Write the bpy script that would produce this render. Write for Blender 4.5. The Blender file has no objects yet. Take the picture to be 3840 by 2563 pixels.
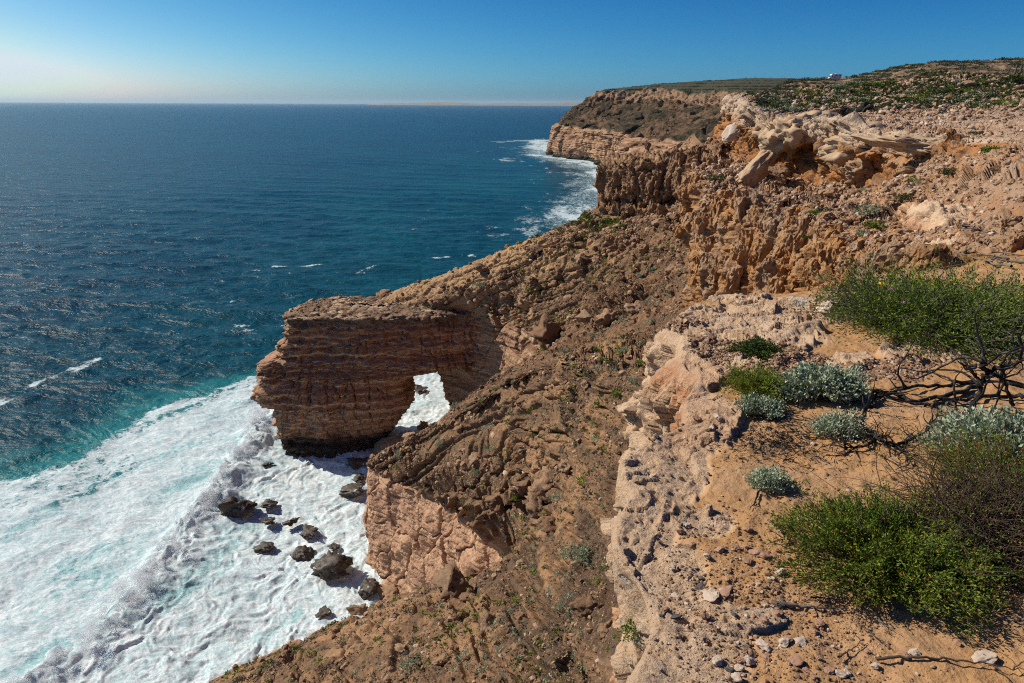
import bpy, math, random, time
import numpy as np
from mathutils import Vector, Matrix
from mathutils.bvhtree import BVHTree
T0 = time.time()
random.seed(7); RNG = np.random.default_rng(11)
SC = bpy.context.scene
COL = SC.collection
R = math.radians
# ---------------------------------------------------------------- camera
H = 62.0; F = 1024 * 24 / 36
PITCH = math.atan((341.5 - 103.9) / F); ROLL = R(0.24)
fw = np.array([0, math.cos(PITCH), -math.sin(PITCH)])
_r0 = np.array([1., 0, 0]); _u0 = np.array([0, math.sin(PITCH), math.cos(PITCH)])
rt = math.cos(ROLL) * _r0 + math.sin(ROLL) * _u0
up = -math.sin(ROLL) * _r0 + math.cos(ROLL) * _u0
CAM = np.array([0, 0, H])
cd = bpy.data.cameras.new('camera'); cam = bpy.data.objects.new('camera', cd); COL.objects.link(cam)
cd.lens = 24; cd.sensor_width = 36; cd.clip_start = 0.05; cd.clip_end = 200000
cam.matrix_world = Matrix(((rt[0], up[0], -fw[0], 0), (rt[1], up[1], -fw[1], 0), (rt[2], up[2], -fw[2], H), (0, 0, 0, 1)))
SC.camera = cam

def ray(X, Y):
    return fw * F + rt * (X / 3840 * 1024 - 512) + up * (341.5 - Y / 2563 * 683)
def at(X, Y, y):            # point on the photo's ray at forward distance y
    d = ray(X, Y); return CAM + d * (y / d[1])
def az(X, Y, z):            # point on the photo's ray at height z
    d = ray(X, Y); return CAM + d * ((z - H) / d[2])
def v3(*a): return np.array(a, float)

# ---------------------------------------------------------------- numpy noise
_pr = np.random.default_rng(5)
_perm = np.concatenate([_pr.permutation(256)] * 3).astype(np.int32)
_g = _pr.normal(size=(256, 3)); _g = (_g / np.linalg.norm(_g, axis=1)[:, None]).astype(np.float32)
_rv = _pr.random((256, 3)).astype(np.float32)
from concurrent.futures import ThreadPoolExecutor
POOL = ThreadPoolExecutor(4)
def _chunk(fn, P, *a):
    P = np.asarray(P, np.float32).reshape(-1, 3); n = len(P); S = 40000
    if n <= S: return fn(P, *a)
    return np.concatenate(list(POOL.map(lambda i: fn(P[i:i + S], *a), range(0, n, S))))
def _perlin(P):
    i = np.floor(P).astype(np.int32); f = P - i; i &= 255
    u = f * f * f * (f * (f * 6 - 15) + 10)
    out = None
    def g(dx, dy, dz):
        h = _perm[_perm[_perm[i[:, 0] + dx] + i[:, 1] + dy] + i[:, 2] + dz]
        G = _g[h]
        return G[:, 0] * (f[:, 0] - dx) + G[:, 1] * (f[:, 1] - dy) + G[:, 2] * (f[:, 2] - dz)
    x, y, z = u[:, 0], u[:, 1], u[:, 2]
    a = g(0, 0, 0); a += x * (g(1, 0, 0) - a); b = g(0, 1, 0); b += x * (g(1, 1, 0) - b)
    c = g(0, 0, 1); c += x * (g(1, 0, 1) - c); d = g(0, 1, 1); d += x * (g(1, 1, 1) - d)
    a += y * (b - a); c += y * (d - c)
    return (a + z * (c - a)) * 1.5
def perlin(P): return _chunk(_perlin, P)
def fbm(P, sc=1.0, oc=4, gain=.5, seed=0):
    P = np.asarray(P, np.float32) / np.asarray(sc, np.float32) + seed * 17.31
    s = 0; a = 1.0; t = 0
    for k in range(oc):
        s = s + a * perlin(P); t += a; P = P * 2.03 + 5.7; a *= gain
    return s / t * 1.5
def ridged(P, sc=1.0, oc=4, gain=.5, seed=0):
    P = np.asarray(P, np.float32) / np.asarray(sc, np.float32) + seed * 13.7
    s = 0; a = 1.0; t = 0
    for k in range(oc):
        s = s + a * (1 - np.abs(perlin(P)) * 1.6); t += a; P = P * 2.07 + 3.1; a *= gain
    return s / t
def _worley(P):
    """F1, F2, cell value and a chiselled facet height (each cell a tilted plane)"""
    Q = P - np.float32(.5); i = np.floor(Q).astype(np.int32); f = P - i; n = len(P)
    d1 = np.full(n, 9., np.float32); d2 = d1.copy(); idc = np.zeros(n, np.int32); fc = np.zeros(n, np.float32)
    for dx in (0, 1):
        for dy in (0, 1):
            for dz in (0, 1):
                h = _perm[_perm[_perm[(i[:, 0] + dx) & 255] + ((i[:, 1] + dy) & 255)] + ((i[:, 2] + dz) & 255)]
                o = _rv[h] * np.float32(.76) + np.array([dx + .12, dy + .12, dz + .12], np.float32) - f
                d = (o * o).sum(1); c = d < d1
                d2 = np.where(c, d1, np.minimum(d2, d)); idc = np.where(c, h, idc); fc = np.where(c, (o * _g[h]).sum(1), fc); d1 = np.where(c, d, d1)
    return np.stack([np.sqrt(d1), np.sqrt(d2), idc / 255., fc], 1)
def worley(P, sc=1.0, seed=0):
    w = _chunk(_worley, np.asarray(P, np.float32) / np.asarray(sc, np.float32) + seed * 9.17 + 64)
    return w[:, 0], w[:, 1], w[:, 2]
def facets(P, sc=1.0, oc=3, gain=.5, seed=0, blk=.5, warp=.25):
    """angular broken rock: tilted planes per cell over several scales, about -0.5..0.5 times sc"""
    P = np.asarray(P, np.float32); s = 0; a = 1.0
    Pw = P + np.stack([perlin(P / sc * 1.3 + k * 31.7 + seed) for k in range(3)], 1) * sc * warp
    for k in range(oc):
        w = _chunk(_worley, Pw / np.float32(sc) + (seed + k) * 9.17 + 64)
        s = s + sc * (w[:, 3] * 1.1 + (w[:, 2] - .5) * blk); sc *= gain
    return s
def sstep(a, b, x):
    t = np.clip((x - a) / (b - a), 0, 1); return t * t * (3 - 2 * t)

# ---------------------------------------------------------------- objects
def tag(o, label=None, cat=None, group=None, kind=None):
    if label: o['label'] = label
    if cat: o['category'] = cat
    if group: o['group'] = group
    if kind: o['kind'] = kind
    return o
def mesh_np(name, V, Q, mat, attrs=None, smooth=True, parent=None, T=None):
    """one mesh object from numpy vertices, quads Q and/or triangles T"""
    me = bpy.data.meshes.new(name)
    V = np.asarray(V, np.float32)
    loops = []; tot = []
    if Q is not None and len(Q): loops.append(np.asarray(Q, np.int32).ravel()); tot.append(np.full(len(Q), 4, np.int32))
    if T is not None and len(T): loops.append(np.asarray(T, np.int32).ravel()); tot.append(np.full(len(T), 3, np.int32))
    loops = np.concatenate(loops); tot = np.concatenate(tot)
    me.vertices.add(len(V)); me.vertices.foreach_set('co', V.ravel())
    me.loops.add(len(loops)); me.loops.foreach_set('vertex_index', loops)
    me.polygons.add(len(tot)); me.polygons.foreach_set('loop_start', np.concatenate([[0], np.cumsum(tot)[:-1]]).astype(np.int32))
    me.polygons.foreach_set('loop_total', tot)
    me.polygons.foreach_set('use_smooth', np.full(len(tot), smooth))
    for k, a in (attrs or {}).items():
        a = np.asarray(a, np.float32)
        if a.ndim == 1:
            me.attributes.new(k, 'FLOAT', 'POINT').data.foreach_set('value', a)
        else:
            me.attributes.new(k, 'FLOAT_VECTOR', 'POINT').data.foreach_set('vector', a.ravel())
    me.update(); me.validate()
    if mat: me.materials.append(mat)
    o = bpy.data.objects.new(name, me); COL.objects.link(o)
    if parent: o.parent = parent
    return o

def grid_faces(nr, nc, closed=False):
    c = nc if closed else nc - 1
    i, j = np.meshgrid(np.arange(nr - 1), np.arange(c), indexing='ij')
    j2 = (j + 1) % nc
    return np.stack([i * nc + j, i * nc + j2, (i + 1) * nc + j2, (i + 1) * nc + j], -1).reshape(-1, 4)
def cr_axis0(A, subs, tens, closed=False):
    """catmull-rom along axis 0; tens 0 = straight lines"""
    n = len(A); out = []
    for k in range(n if closed else n - 1):
        p1 = A[k]; p2 = A[(k + 1) % n]
        p0 = A[(k - 1) % n] if closed or k > 0 else p1
        p3 = A[(k + 2) % n] if closed or k + 2 < n else p2
        l0 = np.linalg.norm(p1 - p0, axis=-1, keepdims=True) + 1e-6; l1 = np.linalg.norm(p2 - p1, axis=-1, keepdims=True) + 1e-6
        l2 = np.linalg.norm(p3 - p2, axis=-1, keepdims=True) + 1e-6
        ta = tens[k] if hasattr(tens, '__len__') else tens
        tb = (tens[(k + 1) % n] if hasattr(tens, '__len__') else tens)
        m1 = ((p1 - p0) / l0 + (p2 - p1) / l1) * l1 * .5 if k > 0 or closed else p2 - p1
        m2 = ((p2 - p1) / l1 + (p3 - p2) / l2) * l1 * .5 if k + 2 < n or closed else p2 - p1
        m1 = m1 * ta + (p2 - p1) * (1 - ta); m2 = m2 * tb + (p2 - p1) * (1 - tb)
        s = subs[k]
        for t in np.arange(s) / s:
            h1 = 2 * t ** 3 - 3 * t * t + 1; h2 = -2 * t ** 3 + 3 * t * t; h3 = t ** 3 - 2 * t * t + t; h4 = t ** 3 - t * t
            out.append(p1 * h1 + p2 * h2 + m1 * h3 + m2 * h4)
    if not closed: out.append(A[-1])
    return np.array(out)
QF = 1.0            # mesh fineness
def _subs(A, closed, px, lo, hi):
    px = px * QF
    """per-interval subdivisions along axis 0 from the angle they subtend (1 px ~ 1/683 rad)"""
    n = len(A); res = []
    for k in range(n if closed else n - 1):
        a = A[k]; b = A[(k + 1) % n]
        m = (a + b) / 2; d = np.linalg.norm(m - CAM, axis=-1); L = np.linalg.norm(a - b, axis=-1)
        inview = ((m - CAM) @ fw) > -2
        ang = np.where(inview, L / np.maximum(d - L * .5, d * .5), L / d * .25) * 683
        res.append(int(np.clip(np.percentile(ang, 85) / px, lo, hi)))
    return res
def loft(net, px=1.3, lo=3, hi=160, row_t=.6, col_t=.8, closed=False, rsub=None, csub=None):
    """net[row][col] of 3D points -> dense grid (NR,NC,3)"""
    A = np.array(net, float)
    rs = rsub or _subs(A, False, px, lo, hi)
    B = cr_axis0(A, rs, row_t)
    Bt = A.transpose(1, 0, 2); cs = csub or _subs(Bt, closed, px, lo, hi)
    G = cr_axis0(B.transpose(1, 0, 2), cs, col_t, closed).transpose(1, 0, 2)
    return G
def normals(G, closed=False):
    du = np.gradient(G, axis=0)
    if closed: dv = (np.roll(G, -1, 1) - np.roll(G, 1, 1)) / 2
    else: dv = np.gradient(G, axis=1)
    n = np.cross(dv, du); n /= np.linalg.norm(n, axis=-1, keepdims=True) + 1e-9
    return n
def rowparam(G_rows_subs):
    """fractional row index of every dense row"""
    out = []
    for k, s in enumerate(G_rows_subs): out += list(k + np.arange(s) / s)
    return np.array(out + [len(G_rows_subs)])
SURF = []            # (BVH, object name) of the surfaces things stand on
BVHV, BVHT = [], []
def add_bvh(V, Q):
    BVHV.append(np.asarray(V).reshape(-1, 3)); BVHT.append(np.asarray(Q))

def LOG(*a): print(*a, round(time.time() - T0, 1))
#@@MATERIALS
class NT:
    """small helper to write node materials as expressions"""
    def __init__(s, name):
        s.m = bpy.data.materials.new(name); s.m.use_nodes = True
        s.t = s.m.node_tree; s.b = s.t.nodes['Principled BSDF']; s.o = s.t.nodes['Material Output']
        s.b.inputs['Specular IOR Level'].default_value = .2
        s.P = s.t.nodes.new('ShaderNodeTexCoord').outputs['Object']
    def n(s, t, ins=None, **kw):
        q = s.t.nodes.new(t)
        for k, v in kw.items(): setattr(q, k, v)
        for k, v in (ins or {}).items(): s.set(q.inputs[k], v)
        return q
    def set(s, i, v):
        if isinstance(v, bpy.types.NodeSocket): s.t.links.new(v, i)
        else:
            if hasattr(i.default_value, '__len__') and not hasattr(v, '__len__'): v = [v] * len(i.default_value)
            if hasattr(i.default_value, '__len__') and len(i.default_value) == 4 and len(v) == 3: v = (*v, 1)
            i.default_value = v
    def noise(s, sc, det=4, ro=.55, vec=None, dis=0):
        return s.n('ShaderNodeTexNoise', {'Vector': vec or s.P, 'Scale': sc, 'Detail': det, 'Roughness': ro, 'Distortion': dis}).outputs[0]
    def vor(s, sc, vec=None, feature='F1', out=0, rnd=1):
        return s.n('ShaderNodeTexVoronoi', {'Vector': vec or s.P, 'Scale': sc, 'Randomness': rnd}, feature=feature).outputs[out]
    def math(s, op, a, b=0, c=0, clamp=False):
        q = s.n('ShaderNodeMath', operation=op, use_clamp=clamp)
        for k, v in enumerate((a, b, c)): s.set(q.inputs[k], v)
        return q.outputs[0]
    def step(s, x, a, b):
        return s.n('ShaderNodeMapRange', {0: x, 1: a, 2: b, 3: 0, 4: 1}, interpolation_type='SMOOTHSTEP').outputs[0]
    def ramp(s, f, stops, interp='LINEAR'):
        q = s.n('ShaderNodeValToRGB', {0: f}); cr = q.color_ramp; cr.interpolation = interp
        while len(cr.elements) < len(stops): cr.elements.new(.5)
        for e, (p, c) in zip(cr.elements, stops):
            e.position = p; e.color = (*c, 1) if hasattr(c, '__len__') else (c, c, c, 1)
        return q.outputs[0]
    def mix(s, f, a, b, mode='MIX'):
        q = s.n('ShaderNodeMix', data_type='RGBA', blend_type=mode); s.set(q.inputs[0], f); s.set(q.inputs[6], a); s.set(q.inputs[7], b)
        return q.outputs[2]
    def attr(s, n): return s.n('ShaderNodeAttribute', attribute_name=n).outputs['Fac']
    def map(s, sc=(1, 1, 1), vec=None, loc=(0, 0, 0)):
        return s.n('ShaderNodeMapping', {0: vec or s.P, 3: sc, 1: loc}).outputs[0]
    def z(s): return s.n('ShaderNodeSeparateXYZ', {0: s.P}).outputs[2]
    def normal_z(s): return s.n('ShaderNodeSeparateXYZ', {0: s.n('ShaderNodeNewGeometry').outputs['True Normal']}).outputs[2]
    def comb(s, x, y, z): return s.n('ShaderNodeCombineXYZ', {0: x, 1: y, 2: z}).outputs[0]
    def bump(s, h, st=.5, d=.1, nrm=None):
        q = s.n('ShaderNodeBump', {'Height': h, 'Strength': st, 'Distance': d})
        if nrm is not None: s.set(q.inputs['Normal'], nrm)
        s.t.links.new(q.outputs[0], s.b.inputs['Normal']); return q.outputs[0]
    def col(s, c): s.set(s.b.inputs['Base Color'], c)
    def rough(s, r): s.set(s.b.inputs['Roughness'], r)
def plain(name, c, rough=.8, metal=0, spec=.3):
    m = NT(name); m.col(c); m.rough(rough); m.b.inputs['Metallic'].default_value = metal; m.b.inputs['Specular IOR Level'].default_value = spec
    return m.m

def strata_color(m, k=1.0):
    """horizontal beds of pink, cream, ochre and brown sandstone, by height"""
    w = m.noise(.06, 3, .6); w2 = m.noise(.5, 3, .6)
    zz = m.math('ADD', m.math('ADD', m.z(), m.math('MULTIPLY', w, 1.6)), m.math('MULTIPLY', w2, .45))
    bx = m.comb(m.math('MULTIPLY', m.noise(.03, 1), 6), 0, m.math('MULTIPLY', zz, k))
    big = m.math('MULTIPLY_ADD', m.noise(.42, 2, .5, bx), 1.45, -.22); fine = m.noise(2.6, 3, .65, bx)
    c = m.ramp(big, [(.30, (.17, .085, .05)), (.40, (.47, .32, .19)), (.46, (.35, .185, .10)), (.52, (.53, .38, .24)), (.58, (.30, .145, .082)), (.64, (.16, .085, .05)), (.72, (.47, .31, .18))])
    c = m.mix(m.step(fine, .38, .62), c, m.mix(.5, c, (.20, .10, .06)))
    c = m.mix(m.step(m.noise(.9, 5, .7), .52, .75), c, m.mix(.55, c, (.12, .075, .05)))
    return c, fine
def rock_bump(m, sc, st, d):
    h = m.math('ADD', m.noise(sc, 8, .65), m.math('MULTIPLY', m.vor(sc * 1.7, feature='DISTANCE_TO_EDGE'), .35))
    m.bump(h, st, d)

# talus and sandstone wall of the coast
m = NT('coast_rock'); cl = m.attr('cliff')
big = m.noise(.09, 5, .6, dis=1.0); mid = m.noise(.7, 5, .65); sm = m.noise(5, 4, .7)
soil = m.ramp(m.math('ADD', big, m.math('MULTIPLY', m.attr('out'), -.16)), [(.28, (.14, .082, .048)), (.42, (.25, .14, .074)), (.54, (.37, .205, .10)), (.68, (.48, .28, .14))])
sk = m.attr('strk'); soil = m.mix(m.math('MULTIPLY', m.step(sk, .55, .95), .6), soil, m.mix(sm, (.46, .28, .15), (.36, .20, .10))); soil = m.mix(m.math('MULTIPLY', m.step(sk, .45, .1), .65), soil, m.mix(sm, (.10, .066, .043), (.17, .11, .07)))
soil = m.mix(m.math('MULTIPLY', m.step(mid, .48, .66), .75), soil, (.115, .072, .045))
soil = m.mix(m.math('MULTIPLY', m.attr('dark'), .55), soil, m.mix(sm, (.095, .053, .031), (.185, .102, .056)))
soil = m.mix(m.attr('pale'), soil, m.mix(sm, (.50, .33, .18), (.34, .20, .10)))
soil = m.mix(m.step(m.vor(13), .30, .16), soil, m.mix(m.vor(13, out=1), (.42, .29, .18), (.10, .062, .04)))
soil = m.mix(m.step(m.vor(3.2), .28, .12), soil, m.mix(m.vor(3.2, out=1), (.36, .24, .15), (.16, .095, .055)))
st, fi = strata_color(m); st = m.mix(m.math('MULTIPLY_ADD', m.attr('far'), -.42, .48), st, m.mix(mid, (.66, .43, .28), (.55, .29, .18)))
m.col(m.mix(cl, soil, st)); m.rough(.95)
h = m.math('ADD', m.math('MULTIPLY', m.noise(1.6, 10, .7), 1.0), m.math('MULTIPLY', m.vor(3.2), -.25))
m.bump(h, .8, .5)
M_COAST = m.m
# sea arch
m = NT('arch_sandstone'); st, fi = strata_color(m)
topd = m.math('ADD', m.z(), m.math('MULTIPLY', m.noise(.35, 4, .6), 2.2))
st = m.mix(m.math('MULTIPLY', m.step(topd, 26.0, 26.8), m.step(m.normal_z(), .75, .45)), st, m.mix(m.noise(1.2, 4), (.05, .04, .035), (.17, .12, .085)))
dirt = m.mix(m.step(m.noise(.18, 4, .6), .46, .6), m.mix(m.noise(2, 4), (.16, .10, .06), (.25, .15, .085)), (.50, .36, .24))
st = m.mix(m.step(m.normal_z(), .62, .85), st, m.mix(m.step(m.z(), 25.2, 26.2), (.36, .19, .115), dirt))
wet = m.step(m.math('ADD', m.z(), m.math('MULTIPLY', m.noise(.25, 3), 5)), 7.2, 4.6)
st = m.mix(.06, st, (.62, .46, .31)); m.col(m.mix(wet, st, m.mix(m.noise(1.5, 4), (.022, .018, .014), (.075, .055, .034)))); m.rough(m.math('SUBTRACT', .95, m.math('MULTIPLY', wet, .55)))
m.bump(m.math('ADD', m.noise(1.4, 9, .65), m.math('MULTIPLY', fi, 1.2)), .7, .35)
M_ARCH = m.m
# ochre limestone bowl: orange cliff, rubble, pale cap rock
m = NT('ochre_limestone'); ro = m.attr('rowp')
big = m.noise(.22, 5, .6); mid = m.noise(1.3, 5, .65); sm = m.noise(7, 4, .7)
och = m.ramp(mid, [(.3, (.20, .09, .035)), (.46, (.37, .18, .068)), (.60, (.44, .25, .115)), (.75, (.36, .23, .14))])
och = m.mix(m.step(big, .42, .62), och, m.mix(sm, (.40, .28, .18), (.28, .17, .10)))
rub = m.mix(m.step(mid, .4, .62), m.mix(sm, (.34, .17, .08), (.42, .24, .125)), m.mix(sm, (.46, .32, .22), (.30, .20, .13)))
capc = m.mix(m.step(big, .40, .60), m.mix(sm, (.58, .45, .33), (.45, .33, .23)), m.mix(mid, (.30, .22, .16), (.52, .36, .23)))
capo = m.mix(m.step(mid, .40, .62), (.42, .19, .065), (.27, .145, .075))
c = m.mix(m.step(ro, 2.1, 2.4), och, rub)
c = m.mix(m.step(ro, 3.2, 3.4), c, capo)
c = m.mix(m.step(m.math('ADD', ro, m.math('MULTIPLY', m.math('SUBTRACT', mid, .5), 1.0)), 4.4, 5.0), c, capc)
plt = m.mix(m.step(mid, .42, .6), (.40, .25, .15), m.mix(sm, (.54, .40, .29), (.34, .22, .15)))
c = m.mix(m.step(ro, 6.2, 6.6), c, plt)
c = m.mix(m.math('MULTIPLY', m.step(m.noise(2.2, 6, .7), .56, .7), .7), c, (.10, .062, .04))
m.col(c); m.rough(.95)
m.bump(m.math('ADD', m.noise(3.0, 10, .68), m.math('MULTIPLY', m.vor(5, feature='DISTANCE_TO_EDGE'), .3)), .8, .25)
M_BOWL = m.m
# foreground limestone shelf under sand
m = NT('sand_and_limestone'); rk = m.attr('rock')
grain = m.noise(60, 3, .7); sm = m.noise(9, 6, .65); mid = m.noise(1.6, 5, .6); fine = m.noise(30, 5, .7)
sand = m.mix(m.step(mid, .4, .62), m.mix(grain, (.47, .265, .115), (.39, .21, .088)), m.mix(grain, (.37, .21, .105), (.45, .28, .15)))
rock = m.mix(m.step(sm, .40, .60), (.63, .43, .27), m.mix(fine, (.74, .58, .43), (.56, .36, .21)))
rock = m.mix(m.step(m.noise(2.1, 6, .68), .59, .67), rock, m.mix(fine, (.42, .385, .35), (.66, .60, .52)))
rock = m.mix(m.math('MULTIPLY', m.step(m.noise(14, 6, .75), .58, .66), .6), rock, (.17, .10, .06))
rock = m.mix(m.math('MULTIPLY', m.attr('red'), m.step(sm, .3, .6)), rock, (.50, .235, .115))
m.col(m.mix(rk, sand, rock)); m.rough(.95)
hb = m.math('ADD', m.math('MULTIPLY', m.noise(12, 9, .7), m.math('MULTIPLY_ADD', rk, .8, .25)), m.math('MULTIPLY', grain, .12))
m.bump(m.math('ADD', hb, m.math('MULTIPLY', m.math('MULTIPLY', rk, m.noise(4.5, 8, .72, dis=1.5)), .9)), .9, .07)
M_GROUND = m.m
# dark bluff
m = NT('bluff_rock'); mid = m.noise(.8, 6, .65); sm = m.noise(4, 5, .7)
c = m.ramp(mid, [(.3, (.20, .11, .06)), (.5, (.32, .19, .105)), (.65, (.42, .27, .16))])
c = m.mix(m.step(m.normal_z(), .55, .8), c, m.mix(sm, (.17, .10, .06), (.26, .15, .085)))
c = m.mix(m.math('MULTIPLY', m.step(sm, .52, .66), .7), c, (.085, .055, .038)); m.col(c); m.rough(.95)
m.bump(m.noise(2.2, 10, .7), .8, .4); M_BLUFF = m.m
# far headland
m = NT('headland_rock'); ro = m.attr('rowp'); st, fi = strata_color(m, .42)
mid = m.noise(.035, 6, .65); sm = m.noise(.25, 6, .7)
sl = m.mix(m.step(mid, .40, .58), m.mix(sm, (.095, .058, .034), (.21, .125, .07)), m.mix(sm, (.030, .032, .016), (.075, .053, .03)))
cp = m.mix(sm, (.15, .09, .055), (.40, .26, .16))
tp = m.mix(sm, (.035, .042, .02), (.085, .08, .045))
c = m.mix(m.step(ro, 2.0, 2.12), m.mix(.1, st, (.48, .27, .16)), sl); c = m.mix(m.step(m.math('ADD', ro, m.math('MULTIPLY', m.math('SUBTRACT', mid, .5), 1.2)), 4.2, 4.3), c, cp); c = m.mix(m.step(ro, 4.95, 5.05), c, tp)
wet = m.step(m.math('ADD', m.z(), m.math('MULTIPLY', sm, 5)), 8, 5); c = m.mix(wet, c, (.04, .035, .03))
m.col(c); m.rough(.95); m.bump(m.noise(.3, 9, .7), .8, 2.0); M_HEAD = m.m
# scrubby hill
m = NT('hill_soil'); sm = m.noise(.35, 6, .7); mid = m.noise(.07, 5, .6)
c = m.mix(m.step(sm, .44, .56), m.mix(mid, (.36, .23, .15), (.26, .16, .10)), m.mix(m.noise(1.2, 3), (.075, .065, .035), (.13, .10, .06)))
m.col(c); m.rough(1); m.bump(m.noise(.5, 8, .7), .9, 1.2); M_HILL = m.m
m = NT('far_coast'); m.col(m.mix(m.noise(.002, 4), (.16, .15, .10), (.36, .30, .22))); m.rough(1); M_FAR = m.m
# sea
m = NT('sea_water'); fo = m.attr('foam'); tq = m.attr('turq')
P = m.P
wsc = lambda sc, st, d=3: m.noise(sc, d, .62, m.map((1, st, 1), m.n('ShaderNodeMapping', {0: m.P, 2: (0, 0, R(12))}).outputs[0]), dis=.6)
swell = m.math('ADD', m.math('MULTIPLY', wsc(.11, 1.9, 6), .5), m.math('MULTIPLY', wsc(.025, 2.4, 5), .5))
deep = m.mix(m.step(swell, .38, .62), (.0008, .018, .038), (.003, .048, .076))
deep = m.mix(m.step(m.noise(.006, 3, .6), .4, .65), deep, m.mix(.5, deep, (.003, .055, .075)))
deep = m.mix(m.step(wsc(.3, 1.5, 7), .70, .77), deep, (.10, .19, .24))
wat = m.mix(m.step(tq, .0, .75), deep, (.018, .165, .18)); wat = m.mix(m.step(tq, .72, 1.0), wat, (.30, .50, .52))
n1 = m.noise(.42, 8, .66, dis=1.6); n2 = m.noise(1.9, 7, .7, dis=1.0); n3 = m.vor(.5, m.n('ShaderNodeMapping', {0: m.P}).outputs[0], 'DISTANCE_TO_EDGE')
lace = m.math('SUBTRACT', m.math('ADD', m.math('MULTIPLY', n1, .6), m.math('MULTIPLY', n2, .4)), m.math('MULTIPLY', m.step(n3, .02, .16), .03))
thr = m.math('MULTIPLY_ADD', fo, -.62, .81)
msk = m.n('ShaderNodeMapRange', {0: lace, 1: m.math('SUBTRACT', thr, .05), 2: m.math('ADD', thr, .07), 3: 0, 4: 1}, interpolation_type='SMOOTHSTEP').outputs[0]
wh = m.mix(m.step(m.noise(.22, 7, .72, dis=2.0), .40, .66), (.74, .775, .79), (.50, .63, .66))
wh = m.mix(m.math('MULTIPLY', m.step(n2, .47, .62), .5), wh, (.46, .58, .61))
vn = m.noise(.8, 7, .62, dis=2.2); vein = m.step(m.math('ABSOLUTE', m.math('SUBTRACT', vn, .5)), .045, .005)
vn2 = m.noise(.28, 7, .66, dis=2.5); vein2 = m.step(m.math('ABSOLUTE', m.math('SUBTRACT', vn2, .5)), .05, .0)
wh = m.mix(m.step(fo, .72, .9), wh, m.mix(m.step(n1, .42, .62), (.76, .78, .79), (.56, .65, .68)))
wh = m.mix(m.math('MULTIPLY', vein, .55), wh, (.34, .47, .50)); wh = m.mix(m.math('MULTIPLY', vein2, .6), wh, (.28, .44, .47))
m.col(m.mix(msk, wat, wh)); m.rough(m.math('MULTIPLY_ADD', msk, .55, .26))
m.b.inputs['IOR'].default_value = 1.33; m.set(m.b.inputs['Specular IOR Level'], m.math('MULTIPLY_ADD', msk, -.04, .13))
h = m.math('ADD', m.noise(.45, 6, .6, m.map((1, 1.6, 1))), m.math('MULTIPLY', m.noise(2.2, 5, .65), .35))
h = m.math('ADD', m.math('MULTIPLY', h, .55), m.math('MULTIPLY', wsc(.07, 2.0, 4), 3.0))
m.bump(h, m.math('MULTIPLY_ADD', msk, -.45, .8), .9)
M_SEA = m.m

#@@TERRAIN
SURFS = {}
def show(G, name, mat, attrs=None, closed=False, kind='structure', bvh=True):
    nr, nc = G.shape[:2]; Q = grid_faces(nr, nc, closed)
    o = mesh_np(name, G.reshape(-1, 3), Q, mat, {k: np.asarray(v).reshape(-1) for k, v in (attrs or {}).items()})
    if kind: o['kind'] = kind
    if bvh:
        Nn = normals(G, closed).reshape(-1, 3); V_ = G.reshape(-1, 3)
        Nn = np.where(((CAM - V_) * Nn).sum(1)[:, None] < 0, -Nn, Nn)
        SURFS[name] = (V_, Nn, attrs or {})
    LOG(name, nr, nc, nr * nc); return o

def pl_dist(P, L):
    """signed-less distance to a polyline and the parameter along it"""
    best = np.full(len(P), 1e9); par = np.zeros(len(P)); sgn = np.zeros(len(P))
    for k in range(len(L) - 1):
        a = L[k][:2]; b = L[k + 1][:2]; d = b - a; t = np.clip(((P[:, :2] - a) @ d) / (d @ d), 0, 1)
        e = P[:, :2] - a - t[:, None] * d; q = np.hypot(e[:, 0], e[:, 1]); c = q < best
        best = np.where(c, q, best); par = np.where(c, k + t, par); sgn = np.where(c, np.sign(d[0] * e[:, 1] - d[1] * e[:, 0]), sgn)
    return best, par, sgn

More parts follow.
